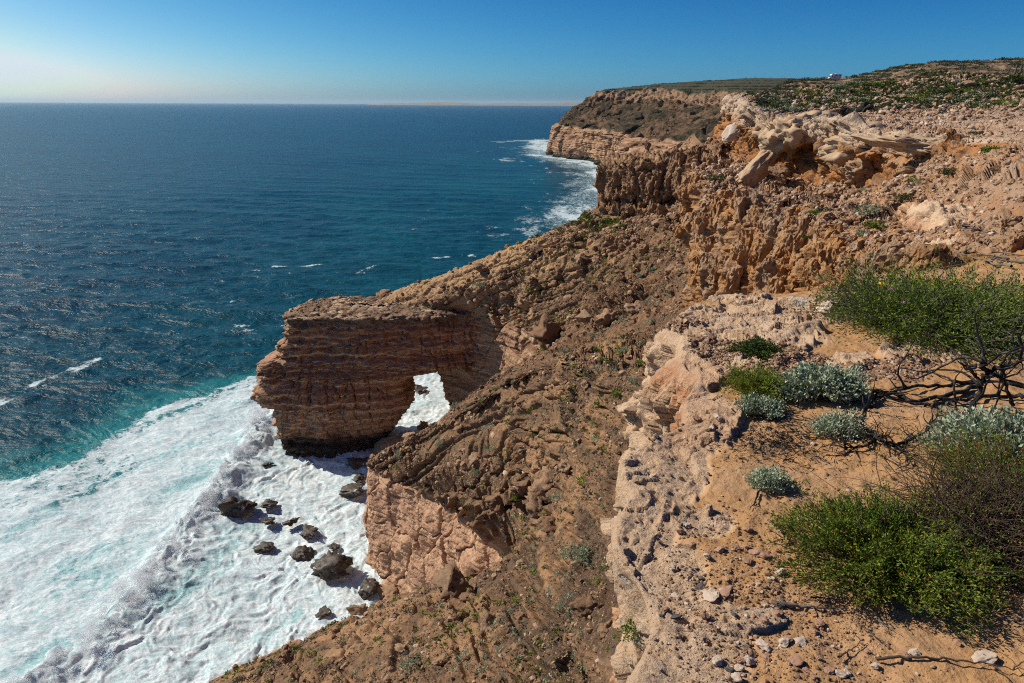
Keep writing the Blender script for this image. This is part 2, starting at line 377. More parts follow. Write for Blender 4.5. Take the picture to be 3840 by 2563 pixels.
# ------------------------------------------------ coast: talus ribs down to the sandstone wall and the sea
def rib(top, p1, p2, edge, base, back=(1.6, .4, .6), mid=None, lip=None):
    top, p1, p2, edge, base = [np.array(q, float) for q in (top, p1, p2, edge, base)]
    mid = (edge + base) / 2 if mid is None else np.array(mid, float)
    lip = edge + (base - edge) * .07 + np.array([-.15, -.15, 0]) if lip is None else np.array(lip, float)
    return [top + np.array(back), top, top * .86 + p1 * .14 - v3(0, 0, .3), top * .56 + p1 * .44 - v3(0, 0, .4), p1, p2, edge, lip, mid, base]
ribs = [
    rib((-.5, -10, 57), (-12, -1, 46), (-24, 10, 32), (-34, 20, 20), (-36, 22, -1)),
    rib((1.0, .3, 57.4), (-7.5, 13.5, 44.5), (-15.5, 27, 31.5), az(785, 2563, 20), (-25.5, 42.5, -1)),
    rib((1.2, 1.6, 57.2), (-5, 16, 45), (-11.5, 31, 31.5), az(1144, 2403, 19), (-19.5, 48.5, -1)),
    rib((1.3, 3, 57), (-2.8, 19, 45), (-6.5, 37, 31), az(1470, 2250, 18), (-13, 55, -1)),
    rib((1.3, 4.4, 56.9), (-.6, 21, 45), (-2.5, 40, 30.5), az(1700, 2200, 17), (-7, 58.5, -1)),
    rib((1., 5.2, 56.8), (.9, 24, 45), (.8, 43, 30.8), az(1930, 2130, 16.6), (-2.5, 61.5, -1)),
    rib((1.4, 6, 57), (1.9, 27, 46.3), (-.2, 49, 32.2), az(1770, 1950, 16.7), (-7, 66.5, -1)),
    rib((1.7, 6.6, 57.3), (2.6, 31, 47.8), (-2.7, 58, 32), az(1600, 1850, 15.8), (-12.5, 72, -1)),
    rib((2.0, 7.2, 58), (2.9, 35, 48.6), at(1800, 1530, 66), az(1440, 1788, 15), (-18, 77.5, -1)),
    rib((2.3, 8, 58.6), at(2125, 1332, 38), at(1720, 1545, 72), az(1374, 1745, 15), (-21, 82, -1)),
    rib((4, 12, 57), (6.5, 42, 47.5), (1, 74, 30), (-14, 88, 17), (-16, 89, -1)),
    rib((15.2, 55, 46.2), (9, 67, 39.5), (4.5, 82, 31.5), (-4, 95, 22), (-7, 97, -1)),
    rib((20, 72, 46.2), (13.5, 79, 40.6), (9, 90, 33.5), at(2060, 1300, 98), (-1, 101, -1)),
    rib((23.8, 86.5, 47.6), (17, 92, 42), (11, 96, 35.2), at(1975, 1238, 106), (-4, 109, -1)),
    rib((24.6, 94, 48.6), (16.5, 99.5, 42.8), (7.5, 105.5, 34.5), at(1886, 1211, 112), (-7.5, 117, -1)),
    rib((21.4, 101, 46.8), (12, 106.5, 41.8), (.5, 112, 33.5), at(1745, 1187, 117), (-10.5, 126, -1), mid=(-10.5, 120, 12)),
    rib((17, 106.5, 45.2), (7, 112, 41), (-6, 116.6, 33.2), at(1530, 1180, 117.5), (-12.3, 131, -1), mid=(-13.8, 122, 13), lip=(-18.5, 119.5, 25)),
    rib((12.7, 112, 45.6), at(1986, 896, 117), at(1798, 981, 121), at(1395, 1126, 124.6), (-12, 140, -1), mid=(-12.2, 134, 12), lip=(-24, 124.5, 25.4)),
    rib((14, 121, 44), (7, 131, 35), (-2, 140, 28), (-9, 149, 22), (-10, 152, -1)),
    rib((36, 150, 48), (29, 160, 36), (21, 168, 27), (14, 176, 20), (13, 178, -1)),
    rib((75, 300, 50), (66, 310, 36), (58, 320, 27), (51, 328, 20), (50, 330, -1)),
]
net = np.array(ribs).transpose(1, 0, 2)
rs = _subs(net, False, 1.3, 3, 190); cs = _subs(net.transpose(1, 0, 2), False, 1.4, 6, 110)
G = loft(net, rsub=rs, csub=cs, row_t=[.5, .5, .8, .8, .8, .7, .15, .3, .6, .5], col_t=.75)
rp = np.repeat(np.interp(rowparam(rs), [0, 1, 2, 3, 4, 5, 6, 7, 8, 9], [0, 1, 1.2, 1.6, 2, 3, 4, 5, 6, 7])[:, None], G.shape[1], 1)
N = normals(G); N = np.where((N[..., 2:3] < -.3), -N, N)
P = G.reshape(-1, 3); dist = np.linalg.norm(P - CAM, axis=1); Nf = N.reshape(-1, 3); rpf = rp.reshape(-1)
cliff = sstep(3.96, 4.12, rpf + fbm(P, (3, 3, 3), 3) * .06)
CREST = [at(2200, 800, 112), at(1986, 896, 117), at(1798, 981, 121), at(1632, 1015, 123), at(1512, 1078, 124.5), at(1400, 1121, 125)]
cd_, _, _ = pl_dist(P, CREST); crm = sstep(9, 2, cd_ + fbm(P, 3, 4, .6, seed=34) * 9)
tal = (1 - cliff) * sstep(.95, 1.3, rpf)
near = np.clip(dist / 60, .25, 1)
big = fbm(P, 9, 4, seed=1) * 1.3
rug = ridged(P, (4.5, 4.5, 4.5), 5, .55, seed=2)
out = sstep(.0, .4, fbm(P, 11, 4, seed=9) + .12 * sstep(60, 80, P[:, 1]) - .1 * sstep(45, 30, P[:, 1])) * (1 - crm * .85)                       # patches where rock breaks through the soil
fr = facets(P, 3.0, 4, .52, seed=3, blk=.55); fs = facets(P, .75, 3, .5, seed=6, blk=.5)
nearr = near; near = near * (1 - .5 * sstep(106, 116, P[:, 1])); dn_ = np.clip(dist / 45, .22, 1)
hd = tal * (big * near * .8 + (rug - .55) * .8 * near + out * fr * .42 * near * (1 - .7 * sstep(2.6, 3, rpf)) + fs * .30 * dn_ * (.45 + out) + fbm(P, .9, 4, .6, seed=4) * .16 * dn_)
hd *= 1 - .65 * sstep(2.55, 2.95, rpf) * (P[:, 1] < 90)
hd += tal * facets(P, .22, 2, .5, seed=7) * .25 * sstep(40, 15, dist)
cp_ = np.repeat(rowparam(cs)[None], G.shape[0], 0).reshape(-1); rr2 = np.clip(rpf, 1, 3)
wpar = np.stack([cp_ * 2.6 + fbm(P, 10, 3, seed=36) * .8, rr2 * .8, 0 * cp_], 1)      # runs along the fall line
strk_ = fbm(wpar, 1, 4, .6, seed=37); hd -= tal * sstep(.16, 0, np.abs(fbm(wpar, 1.3, 3, seed=38))) * .9 * near * sstep(1.1, 1.6, rpf)
gul = np.abs(fbm(P * [1, 1, .35], 5, 3, seed=21)); hd -= tal * sstep(.10, 0, gul) * .6 * near
# sandstone beds step in and out, joints cut them
zw = P[:, 2] + fbm(P, 14, 2, seed=8) * 1.2
def beds(z, P, amp):
    s = 0
    for k, (t, a) in enumerate(((3.1, .9), (1.25, .6), (.5, .3))):
        q = z / t + 3.7 * k + fbm(P * [1, 1, .15], t * 7, 2, seed=k) * .5
        i = np.floor(q); f = q - i
        r = np.sin(i * 127.1 + 3.3 * k) * 43758.5; r = r - np.floor(r)
        r2 = np.sin((i + 1) * 127.1 + 3.3 * k) * 43758.5; r2 = r2 - np.floor(r2)
        s = s + a * ((r + (r2 - r) * sstep(.82, 1, f)) - .5 - .35 * np.exp(-((f - .93) / .07) ** 2))
    return s * amp
jn1, jn2, jni = worley(P @ np.array([[1, 0, 0], [0, 1, 0], [.35, .35, .45]]) + fbm(P, 3, 2)[:, None] * .5, (4.2, 4.2, 4.2), seed=12)
bd = beds(zw, P, 1.0)
hd2 = cliff * (bd * (.38 + .3 * sstep(92, 100, P[:, 1])) + (jni - .5) * .6 - sstep(.06, 0, jn2 - jn1) * .6 + fbm(P, 6, 3, seed=14) * 1.0 + facets(P * [1, 1, 1.8], 1.6, 3, .5, seed=16) * .10)
Nc = Nf.copy(); Nc[:, 2] *= 1 - cliff * .9
P2 = P + Nc * (hd + hd2 * sstep(7.0, 6.9, rpf) )[:, None]
pale = sstep(.0, .35, fbm(P, (4, 4, 4), 4, seed=31) + .25 * sstep(112, 120, P[:, 1]) + .3 * sstep(-.2, .2, fbm(P * [1, 1, 0], 2.0, 2, seed=33)) - .15) * sstep(103, 114, P[:, 1]) * tal
pale = np.maximum(pale, tal * crm)
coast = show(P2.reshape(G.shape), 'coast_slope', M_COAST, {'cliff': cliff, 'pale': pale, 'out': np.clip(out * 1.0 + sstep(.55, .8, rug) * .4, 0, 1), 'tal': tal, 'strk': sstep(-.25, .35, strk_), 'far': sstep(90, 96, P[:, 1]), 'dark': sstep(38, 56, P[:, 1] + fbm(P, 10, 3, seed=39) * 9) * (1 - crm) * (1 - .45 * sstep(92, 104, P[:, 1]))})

# ------------------------------------------------ sea arch: outline per height, closed round
prof = [(26.6, -40.2), (25, -40.0), (23.8, -40.8), (22.7, -40.4), (21.1, -42), (20, -41.9), (18.6, -43.4), (18.2, -45.2), (16.1, -45.8), (14.4, -45.3), (13.5, -45.9), (11.7, -46.6), (10, -45.6), (9.5, -43.2), (5.3, -43.0), (2.2, -43.6), (.6, -42.9), (-1.5, -42)]
rbs = [(a_, b_ - (2.1 if b_ < -14 else 0)) for a_, b_ in [(27, 2), (18.2, 1), (17.0, -3), (16.2, -12), (15.2, -15.2), (14.8, -15.8), (13.7, -17.7), (11.6, -18.2), (10.4, -17.3), (8, -17.4), (6, -18.7), (2, -20.8), (-1.5, -22)]]
rz = np.array([a for a, b in rbs][::-1]); rx = np.array([b for a, b in rbs][::-1])
lz = np.array([a for a, b in prof][::-1]); lx = np.array([b for a, b in prof][::-1])
levels = [26.8, 26.3, 25, 23.8, 22.7, 21.1, 20, 18.5, 18.1, 17.2, 16.5, 16.1, 15.7, 15.2, 14.8, 14.2, 13.5, 12.6, 11.7, 10.8, 10, 9.5, 8, 6, 4, 2.2, .6, -1.5]
def ring(z, inset=0, dz=0):
    L = np.interp(z, lz, lx); Rr = np.interp(z, rz, rx); yb = 125.6
    fy = 112.2 + .25 * sstep(10, 0, z) + (1.2 * sstep(9, 6.5, z) * sstep(0, 3, z))
    pts = [(Rr, 119), (Rr - .2, 124), (Rr - 3, yb), ((Rr + L) / 2, yb + .4), (L + 7, yb), (L + 2.0, 123.2), (L + .2, 118.5), (L, 113.6), (L + 1.4, 112.3), (L + 6, fy), ((2 * L + Rr) / 3, fy - .3), ((L + 2 * Rr) / 3, fy + .4), (Rr - 3, fy + 1.8), (Rr - .4, 116)]
    q = np.array([(a, b, z + dz) for a, b in pts])
    q[:, 1] = np.where(q[:, 0] > -16, np.maximum(q[:, 1], np.minimum(119, 113.2 + (q[:, 0] + 16) * .35)), q[:, 1])
    if inset:
        c = np.array([np.clip(q[:, 0], -34, -14), np.full(len(q), 119.2), np.full(len(q), z + dz)]).T
        q = q * (1 - inset) + c * inset; q[:, 2] = z + dz
    return q
net = [ring(26.8, .97, .75), ring(26.8, .7, .6), ring(26.8, .35, .45), ring(26.8, .08, .25)] + [ring(z) for z in levels]
net = np.array(net)
rs = _subs(net, False, 1.15, 3, 60); cs = _subs(net.transpose(1, 0, 2), True, 1.3, 12, 150)
G = loft(net, rsub=rs, csub=cs, row_t=.35, col_t=.7, closed=True)
rp = np.repeat(rowparam(rs)[:, None], G.shape[1], 1).reshape(-1)
N = normals(G, True); P = G.reshape(-1, 3)
cen = np.array([-30, 119.2, 0]); Nf = N.reshape(-1, 3)
flip = np.sign(((P - cen) * Nf)[:, :2].sum(1)); Nf = np.where((rp[:, None] > 4.2) & (flip[:, None] < 0), -Nf, Nf); Nf = np.where((rp[:, None] <= 4.2) & (Nf[:, 2:3] < 0), -Nf, Nf)
side = sstep(3.6, 4.3, rp)
zw = P[:, 2] + fbm(P, 18, 2, seed=8) * .7
jn1, jn2, jni = worley(P * [1, 1, .10] + fbm(P, 3, 2)[:, None] * .5, 2.8, seed=12)
jm = sstep(-.3, .3, fbm(P * [.3, .3, 1], 2.2, 2, seed=17))       # only some beds are jointed
h = side * (beds(zw, P, 1.25) + jm * ((jni - .5) * .9 - sstep(.10, 0, jn2 - jn1) * .8) + fbm(P, 7, 3, seed=14) * .8 + facets(P * [1, 1, 2.4], 2.0, 3, .5, seed=18) * .28 + fbm(P * [1, 1, 2.2], .8, 3, .6, seed=15) * .08)
h -= side * 1.1 * np.exp(-((zw - 19.3) / .45) ** 2)               # the deep dark bed under the top slab
h += (1 - side) * (fbm(P, 5, 4, seed=5) * .4 + facets(P, 1.4, 3, .5, seed=6) * .25)
Nx = Nf.copy(); Nx[:, 2] *= np.where(rp > 4.2, .25, 1)
P2 = P + Nx * h[:, None]
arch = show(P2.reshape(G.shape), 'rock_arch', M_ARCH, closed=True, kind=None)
tag(arch, 'banded sandstone sea arch standing in white surf below the slope', 'rock arch')

# ------------------------------------------------ foreground shelf
E_ = [(.1, -4, 60)] + [az(x, y, 60) for x, y in ((2340, 2700), (2352, 2559), (2411, 2454), (2438, 2375), (2431, 2290), (2392, 2185), (2320, 2106), (2300, 2067), (2307, 1962), (2352, 1890), (2326, 1825), (2326, 1739), (2395, 1689), (2451, 1647), (2549, 1598), (2563, 1507), (2612, 1430), (2570, 1389), (2549, 1347), (2545, 1291), (2479, 1235), (2528, 1200), (2591, 1151), (2682, 1109), (2772, 1116), (2828, 1141), (2898, 1165), (2989, 1162), (3107, 1137), (3250, 1085), (3400, 1035), (3600, 985))] + [(8.5, 10.2, 60), (14, 13, 60.1)]
E_ = np.array(E_, float); n = len(E_)
tn = np.gradient(E_, axis=0); tn /= np.linalg.norm(tn, axis=1)[:, None]
outw = np.stack([-tn[:, 1], tn[:, 0], 0 * tn[:, 0]], 1)
for _ in range(2): outw[1:-1] = (outw[:-2] + 2 * outw[1:-1] + outw[2:]) / 4
s = np.linspace(0, 1, n)[:, None]
# right border of the shelf, off the picture
Bd = np.stack([np.interp(s[:, 0], [0, .5, .85, 1], [9, 12, 15, 15]), np.interp(s[:, 0], [0, .5, .85, 1], [-5, 3, 9.5, 13.2]), np.interp(s[:, 0], [0, .5, 1], [60.4, 60.6, 60.2])], 1)
dn = np.array([0, 0, 1.])
kf = sstep(2.7, 4.4, E_[:, 1:2]) * np.clip(E_[:, 1:2] / 6, .5, .8)        # the far part bulges out, the near part is undercut
face_row = lambda far_, near_, dz: E_ + outw * (far_ * kf + near_ * (1 - sstep(2.7, 4.4, E_[:, 1:2]))) - dn * dz
rows = [face_row(-.1, -.75, 5.5), face_row(.14, -.48, 3.2), face_row(.28, -.30, 1.9), face_row(.28, -.16, .95), face_row(.15, -.05, .32), E_]
for f in (.015, .05, .12, .22, .36, .55, 1):
    q = E_ * (1 - f) + Bd * f; rows.append(q)
net = np.array(rows)
rs = _subs(net, False, 1.5, 4, 130); cs = _subs(net.transpose(1, 0, 2), False, 1.5, 5, 80)
G = loft(net, rsub=rs, csub=cs, row_t=.6, col_t=.85)
rp = np.repeat(rowparam(rs)[:, None], G.shape[1], 1).reshape(-1)
N = normals(G).reshape(-1, 3); P = G.reshape(-1, 3)
top = sstep(4.6, 5.3, rp)
N = np.where((top[:, None] > .5) & (N[:, 2:3] < 0), -N, N)
if N[rp < 4][:, 0].mean() > 0: N = np.where(top[:, None] <= .5, -N, N)
dE = np.min(np.linalg.norm(P[:, None, :2] - E_[None, 1:-2, :2], axis=2), axis=1)
blob = np.full(len(P), -1.)
for X_, Y_, rx_, ry_ in ((2780, 1240, 400, 110), (2620, 1330, 140, 110), (3480, 1345, 170, 55), (2620, 1600, 140, 110), (2480, 1800, 190, 130), (2400, 2000, 170, 110), (2640, 1980, 130, 60), (2480, 2170, 160, 130), (2560, 2440, 230, 170), (2830, 2340, 130, 40), (3150, 1400, 120, 40), (3780, 1330, 150, 50)):
    c_ = az(X_, Y_, 60); ex = abs(az(X_ + rx_, Y_, 60)[0] - c_[0]); ey = abs(az(X_, Y_ - ry_, 60)[1] - c_[1])
    blob = np.maximum(blob, 1 - np.hypot((P[:, 0] - c_[0] - (P[:, 1] - c_[1]) * c_[0] / c_[1]) / ex, (P[:, 1] - c_[1]) / ey))
rk = np.clip(blob, -.6, .35) + fbm(P, .6, 4, seed=40) * .42 + sstep(.28, .05, dE) * .5
rock = np.where(top > .5, sstep(-.04, .14, rk), 1.)
cr = ridged(P, .35, 5, .6, seed=41); pit = worley(P, .11, seed=42)
ny = np.clip(P[:, 1] / 5, .4, 1.1); hr = fbm(P, .8, 3, seed=43) * .05 + facets(P, .42, 4, .52, seed=41, warp=.5) * .13 * ny + (cr - .6) * .02 + fbm(P, .12, 4, .6, seed=44) * .016 - sstep(.28, .12, pit[0]) * .022 * sstep(0, .3, fbm(P, .5, 2, seed=48))
hs = fbm(P, .7, 3, seed=45) * .04 + fbm(P, .14, 4, .6, seed=46) * .017 - sstep(.25, .1, worley(P, .22, seed=53)[0]) * .012
hf = fbm(P, .9, 4, seed=47) * .24 + facets(P, .9, 4, .5, seed=49) * .38 + fbm(P, .1, 3, seed=44) * .03
fw1, fw2, fwi = worley(P * [1, 1, 1.4], .55, seed=50); hf += (fwi - .5) * .22 * sstep(0, .25, fw2 - fw1); hf = (hf - .06) * np.clip(P[:, 1] / 7.5, .12, .8)
h = np.where(top > .5, rock * (hr + .025) + (1 - rock) * hs, 0) * sstep(5.0, 5.25, rp) + hf * sstep(5.0, 4.2, rp)
P2 = P + N * h[:, None]
und = fbm(P[:, :] * [1, 1, 0], 2.2, 2, seed=51) * .10; P2[:, 2] += und * top * np.clip(P[:, 1] / 7, .1, 1)
red = sstep(.0, .35, fbm(P, 1.3, 3, seed=52)) * (1 - top * .6)
show(P2.reshape(G.shape), 'ground', M_GROUND, {'rock': rock, 'red': red})

# ------------------------------------------------ bowl of ochre limestone with pale cap, and the plateau behind
def bcol(base, lip, mid, kb, kt, inland=None, far=None, rec=0.0, bul=.4, cup=.55):
    b, l, m_, kb, kt = [np.array(q, float) for q in (base, lip, mid, kb, kt)]
    o = kb - kt; o[2] = 0; o = l - kb if np.linalg.norm(o) < .5 else o
    o = (l - kb); o[2] = 0; o /= np.linalg.norm(o)
    low = b + o * .3 - dn * 3.0
    m1 = b * .45 + l * .55 + o * .35; 
    ra = kb * .6 + kt * .4 - o * (.3 + rec); ra[2] = kb[2] + (kt[2] - kb[2]) * (.35 if rec < 2 else .06)
    rc = kb * .3 + kt * .7 - o * (.2 + rec * .9); rc[2] = kb[2] + (kt[2] - kb[2]) * cup
    rb = kt + o * bul; rb[2] = kt[2] - (kt[2] - kb[2]) * (.30 if rec < 2 else .5)
    i1 = kt - o * 3.0 + dn * .05
    inland = kt + np.array([14, 30, .6]) if inland is None else np.array(inland, float)
    far = np.array(far, float); fb = far + np.array([4, 40, -10.])
    return [low, b, m1, l, m_, kb, ra, rc, rb, kt, i1, inland, far, fb]
bc = [
    bcol((26, 108, 48), (26.5, 110, 53), (28, 112, 54), (32, 113, 56), (34, 115, 62.6), (38, 122, 62.8), (44, 135, 63)),
    bcol(at(2637, 815, 91), at(2603, 652, 93), at(2650, 640, 95), at(2751, 600, 96), at(2776, 375, 99), at(2800, 376, 106), at(2822, 378, 114)),
    bcol(at(2637, 860, 86), at(2615, 680, 87), at(2670, 650, 90), at(2757, 615, 92), at(2778, 374, 97), at(2830, 380, 105), at(2850, 372, 118)),
    bcol(at(2615, 1000, 71.5), at(2640, 740, 73), at(2700, 690, 80), at(2790, 620, 85), at(2810, 400, 88), at(2900, 400, 102), at(2905, 365, 122), bul=1.2, rec=1.2),
    bcol(at(2622, 1110, 55.5), at(2660, 790, 57), at(2740, 730, 68), at(2868, 650, 77), at(2889, 445, 78), at(2950, 425, 96), at(2955, 353, 126), bul=2.4, rec=1.95),
    bcol(at(2740, 1140, 44.5), at(2780, 797, 46), at(2860, 745, 60), at(2965, 690, 68), at(3000, 455, 69), at(3050, 425, 96), at(3057, 338, 130), bul=2.4, rec=1.9),
    bcol(at(2825, 1160, 37.5), at(2870, 815, 39), at(2960, 765, 52), at(3057, 705, 62), at(3100, 462, 64), at(3150, 425, 97), at(3159, 330, 135), bul=1.3, rec=1.4),
    bcol(at(2905, 1175, 30.6), at(2955, 850, 32), at(3060, 785, 45), at(3134, 710, 55.5), at(3190, 472, 57.5), at(3250, 425, 97), at(3250, 326, 138), bul=1.0, rec=1.2),
    bcol(at(3030, 1170, 24.5), at(3060, 885, 26), at(3150, 800, 38), at(3270, 730, 46), at(3300, 495, 48), at(3350, 425, 97), at(3350, 318, 140), bul=1.4, rec=1.6),
    bcol(at(3110, 1150, 20.5), at(3130, 920, 22), at(3250, 815, 33), at(3384, 672, 40), at(3430, 512, 41.5), at(3470, 425, 96), at(3465, 307, 140), bul=.9, rec=3.5, cup=.6),
    bcol(at(3280, 1100, 14.2), at(3330, 985, 15), at(3420, 835, 24), at(3491, 640, 36), at(3530, 517, 38), at(3560, 425, 95), at(3560, 299, 140), bul=.9, rec=4.0, cup=.62),
    bcol(at(3400, 1050, 11.8), at(3480, 1000, 12.4), at(3560, 805, 20), at(3608, 592, 33), at(3640, 528, 34.5), at(3680, 425, 95), at(3660, 294, 140), bul=.3, rec=.6),
    bcol(at(3840, 990, 10.3), at(3840, 960, 10.9), at(3840, 760, 15.5), at(3840, 570, 28), at(3840, 520, 31), at(3840, 425, 94), at(3840, 287, 140), bul=.1),
    bcol((13, 9.4, 60), (14, 10, 60.1), (20, 17, 60.3), (33, 30, 60.6), (36, 33, 61), (95, 90, 61.5), (135, 135, 69), bul=0),
]
net = np.array(bc).transpose(1, 0, 2)
rs = _subs(net, False, 1.25, 3, 120); cs = _subs(net.transpose(1, 0, 2), False, 1.3, 8, 130)
G = loft(net, rsub=rs, csub=cs, row_t=.55, col_t=.8)
rpr = rowparam(rs); rp = np.repeat(rpr[:, None], G.shape[1], 1).reshape(-1)
cpr = np.repeat(rowparam(cs)[None], G.shape[0], 0).reshape(-1)
N = normals(G).reshape(-1, 3); P = G.reshape(-1, 3)
N = np.where((N[:, 2:3] < -.45), -N, N); 
if N[rp < 3][:, 0].mean() > 0: N = -N
dist = np.linalg.norm(P - CAM, axis=1); nr_ = np.clip(dist / 52, .2, 1.25)[:, None][:, 0]
face = sstep(3.25, 2.8, rp); slope = sstep(2.9, 3.2, rp) * sstep(5.4, 4.9, rp); cap = sstep(4.9, 5.4, rp) * sstep(9.25, 8.9, rp); flat = sstep(9, 9.5, rp)
Pw = P + np.stack([fbm(P, 2, 2, seed=61), fbm(P, 2, 2, seed=62), fbm(P, 2, 2, seed=63)], 1) * .5
c1, c2, ci = worley(Pw * [1, 1, .13], 1.15, seed=60); e1, e2, ei = worley(Pw * [1, 1, .16], .5, seed=56)      # flowstone columns
k1, k2, ki = worley(Pw, .8, seed=64)                              # knobs
hf = facets(P * [1, 1, .34], 1.5, 5, .52, seed=57) * .42 - sstep(.10, 0, c2 - c1) * 1.3 + (ci - .5) * 1.2 - sstep(.12, 0, e2 - e1) * .3 + (ei - .5) * .35 + fbm(P, 4, 3, seed=65) * .8 + (ridged(P * [1, 1, .15], .9, 4, .6, seed=59) - .6) * .7 + fbm(P, .3, 3, .6, seed=66) * .10
hf += (ki - .4) * .6 * sstep(0, .25, k2 - k1) * sstep(2.3, 3, rp)
w1, w2, wi = worley(Pw, 2.2, seed=67)
hs = fbm(P, 5, 3, seed=68) * .9 + (ridged(P, 3.5, 3, seed=55) - .6) * .6 + (ki - .4) * sstep(0, .25, k2 - k1) * .55 * sstep(-.2, .3, fbm(P, 3, 2, seed=69)) + facets(P, 1.8, 5, .55, seed=70) * .42 * (.35 + sstep(-.1, .4, fbm(P, 5, 3, seed=69))) + fbm(P, .3, 3, .6, seed=71) * .06
hc = fbm(P, 6, 3, seed=72) * 1.3 + (wi - .5) * .5 + facets(P, 3.2, 5, .5, seed=73, blk=.5) * .30 + fbm(P, .5, 4, .65, seed=58) * .22 - sstep(.25, .05, worley(P, 1.3, seed=74)[0]) * .5
hp = fbm(P, 7, 4, seed=75) * .3 + facets(P, 1.6, 3, .5, seed=76) * .1
cap = cap * (1 - .85 * sstep(10.6, 11.4, cpr))
h = (face * hf * 1.0 + slope * hs + cap * hc + flat * hp) * nr_ * np.where(rp > 11.5, 2.5, 1)
h = h * sstep(.0, .8, rp)
h[rp > 12] = 0
P2 = P + N * h[:, None]
P2[:, 2] += np.where(rp > 11, fbm(P * [1, 1, 0], 30, 3, seed=77) * 1.0 * sstep(11.2, 12, rp), 0)
show(P2.reshape(G.shape), 'limestone_cliff', M_BOWL, {'rowp': np.interp(rp, [0, 3, 4, 5, 6, 7, 8, 9, 10, 13], [0, 2.1, 2.6, 3.2, 3.7, 3.9, 4.6, 5.5, 6.6, 8])})

# ------------------------------------------------ stepped ledge on the right, by the gravel
def ledge(name, top, th, dep, seed):
    top = np.array(top); n = len(top); tg = np.gradient(top, axis=0); o = np.stack([-tg[:, 1], tg[:, 0], 0 * tg[:, 0]], 1); o /= np.linalg.norm(o, axis=1)[:, None]
    if (o @ np.array([-.6, -.8, 0])).mean() < 0: o = -o
    net = np.array([top - o * 1.2 - dn * th, top - o * .7 - dn * th * .85, top - o * .15 - dn * th * .62, top + o * .12 - dn * th * .35, top + o * .03 - dn * .05, top - o * .25 + dn * .02, top - o * dep * .6 - dn * .02, top - o * dep - dn * .6])
    G = loft(net, px=1.1, row_t=.6, col_t=.8, lo=4); P = G.reshape(-1, 3); N = normals(G).reshape(-1, 3)
    N = np.where(((CAM - P) * N).sum(1)[:, None] < 0, -N, N)
    h = fbm(P, 1.2, 4, seed=seed) * .28 + facets(P, .9, 4, .52, seed=seed + 1) * .2 - sstep(.3, .1, worley(P, .4, seed=seed)[0]) * .12 + fbm(P, .15, 3, seed=seed + 2) * .03
    P = P + N * h[:, None]
    show(P.reshape(G.shape), name, M_GROUND, {'rock': np.ones(len(P)), 'red': sstep(.0, -.4, N[:, 2] - .4) * .8})
ledge('rock_ledge', [at(3400, 800, 21), at(3425, 770, 19.5), at(3490, 800, 18.2), at(3560, 835, 17), at(3660, 835, 16.4), at(3760, 845, 16), at(3880, 840, 15.6)], 1.3, 2.4, 200)
ledge('rock_ledge', [at(3470, 920, 15.0), at(3560, 895, 14.2), at(3660, 905, 13.4), at(3760, 910, 13), at(3880, 915, 12.6)], .8, 1.6, 210)

# ------------------------------------------------ dark bluff
def blc(base, low, rec, mid, top, h=1.0):
    base, low, rec, mid, top = [np.array(q, float) for q in (base, low, rec, mid, top)]
    bk = np.array([.35, 1, 0.])
    return [base - dn * 2.5, base, low, rec, mid, mid * .45 + top * .55 - bk * .5, top, top + bk * 2.5 + dn * .4, top + bk * 9 + dn * .2, top + bk * 12 - dn * 14]
bl = [
    blc((17.5, 121, 45), (17.5, 120.5, 46), (18, 120, 47), (17, 120.5, 48), (17.5, 120, 52)),
    blc(at(2213, 806, 112.3), at(2214, 786, 112), at(2232, 740, 112.6), at(2243, 714, 112.2), at(2243, 640, 113)),
    blc(at(2255, 815, 109.7), at(2255, 780, 109.5), at(2268, 755, 111.5), at(2265, 740, 110), at(2275, 622, 111)),
    blc(at(2330, 818, 106.5), at(2330, 770, 106.6), at(2330, 752, 109.5), at(2330, 735, 107), at(2330, 610, 108.5)),
    blc(at(2426, 822, 102.6), at(2426, 778, 102.8), at(2426, 760, 106.3), at(2426, 735, 103.4), at(2430, 600, 105)),
    blc(at(2480, 805, 100.6), at(2500, 775, 100.3), at(2510, 752, 104.2), at(2520, 738, 101), at(2530, 590, 103)),
    blc(at(2608, 760, 93.6), at(2608, 752, 93.4), at(2608, 740, 96.5), at(2608, 722, 94.5), at(2610, 585, 99)),
    blc(at(2690, 760, 90), at(2690, 752, 90), at(2690, 740, 92), at(2690, 722, 92), at(2700, 560, 98)),
]
net = np.array(bl).transpose(1, 0, 2)
rs = _subs(net, False, 1.1, 3, 60); cs = _subs(net.transpose(1, 0, 2), False, 1.2, 8, 70)
G = loft(net, rsub=rs, csub=cs, row_t=.45, col_t=.6)
rp = np.repeat(rowparam(rs)[:, None], G.shape[1], 1).reshape(-1)
N = normals(G).reshape(-1, 3); P = G.reshape(-1, 3)
if N[(rp > 4) & (rp < 6)][:, 1].mean() > 0: N = -N
Pw = P + np.stack([fbm(P, 2, 2, seed=61), fbm(P, 2, 2, seed=62), fbm(P, 2, 2, seed=63)], 1) * .6
c1, c2, ci = worley(Pw * [1, 1, .12], 1.7, seed=80); e1, e2, ei = worley(Pw * [1, 1, .2], .7, seed=79); k1, k2, ki = worley(Pw * [1, 1, .6], 1.1, seed=81)
tk = sstep(5, 5.7, rp)
h = (ci - .5) * 1.1 - sstep(.18, 0, c2 - c1) * 1.2 - sstep(.25, 0, e2 - e1) * .4 + (ei - .5) * .4 + fbm(P, 5, 3, seed=82) * .9 + facets(P * [1, 1, .6], 1.6, 4, .52, seed=84) * .30 + fbm(P, .5, 3, .6, seed=83) * .2
h = h * (1 - tk * .6) + tk * facets(P, 1.5, 3, .55, seed=85, blk=.8) * .45; h *= sstep(0, .8, rp) * sstep(9, 8.5, rp)
P2 = P + N * h[:, None]
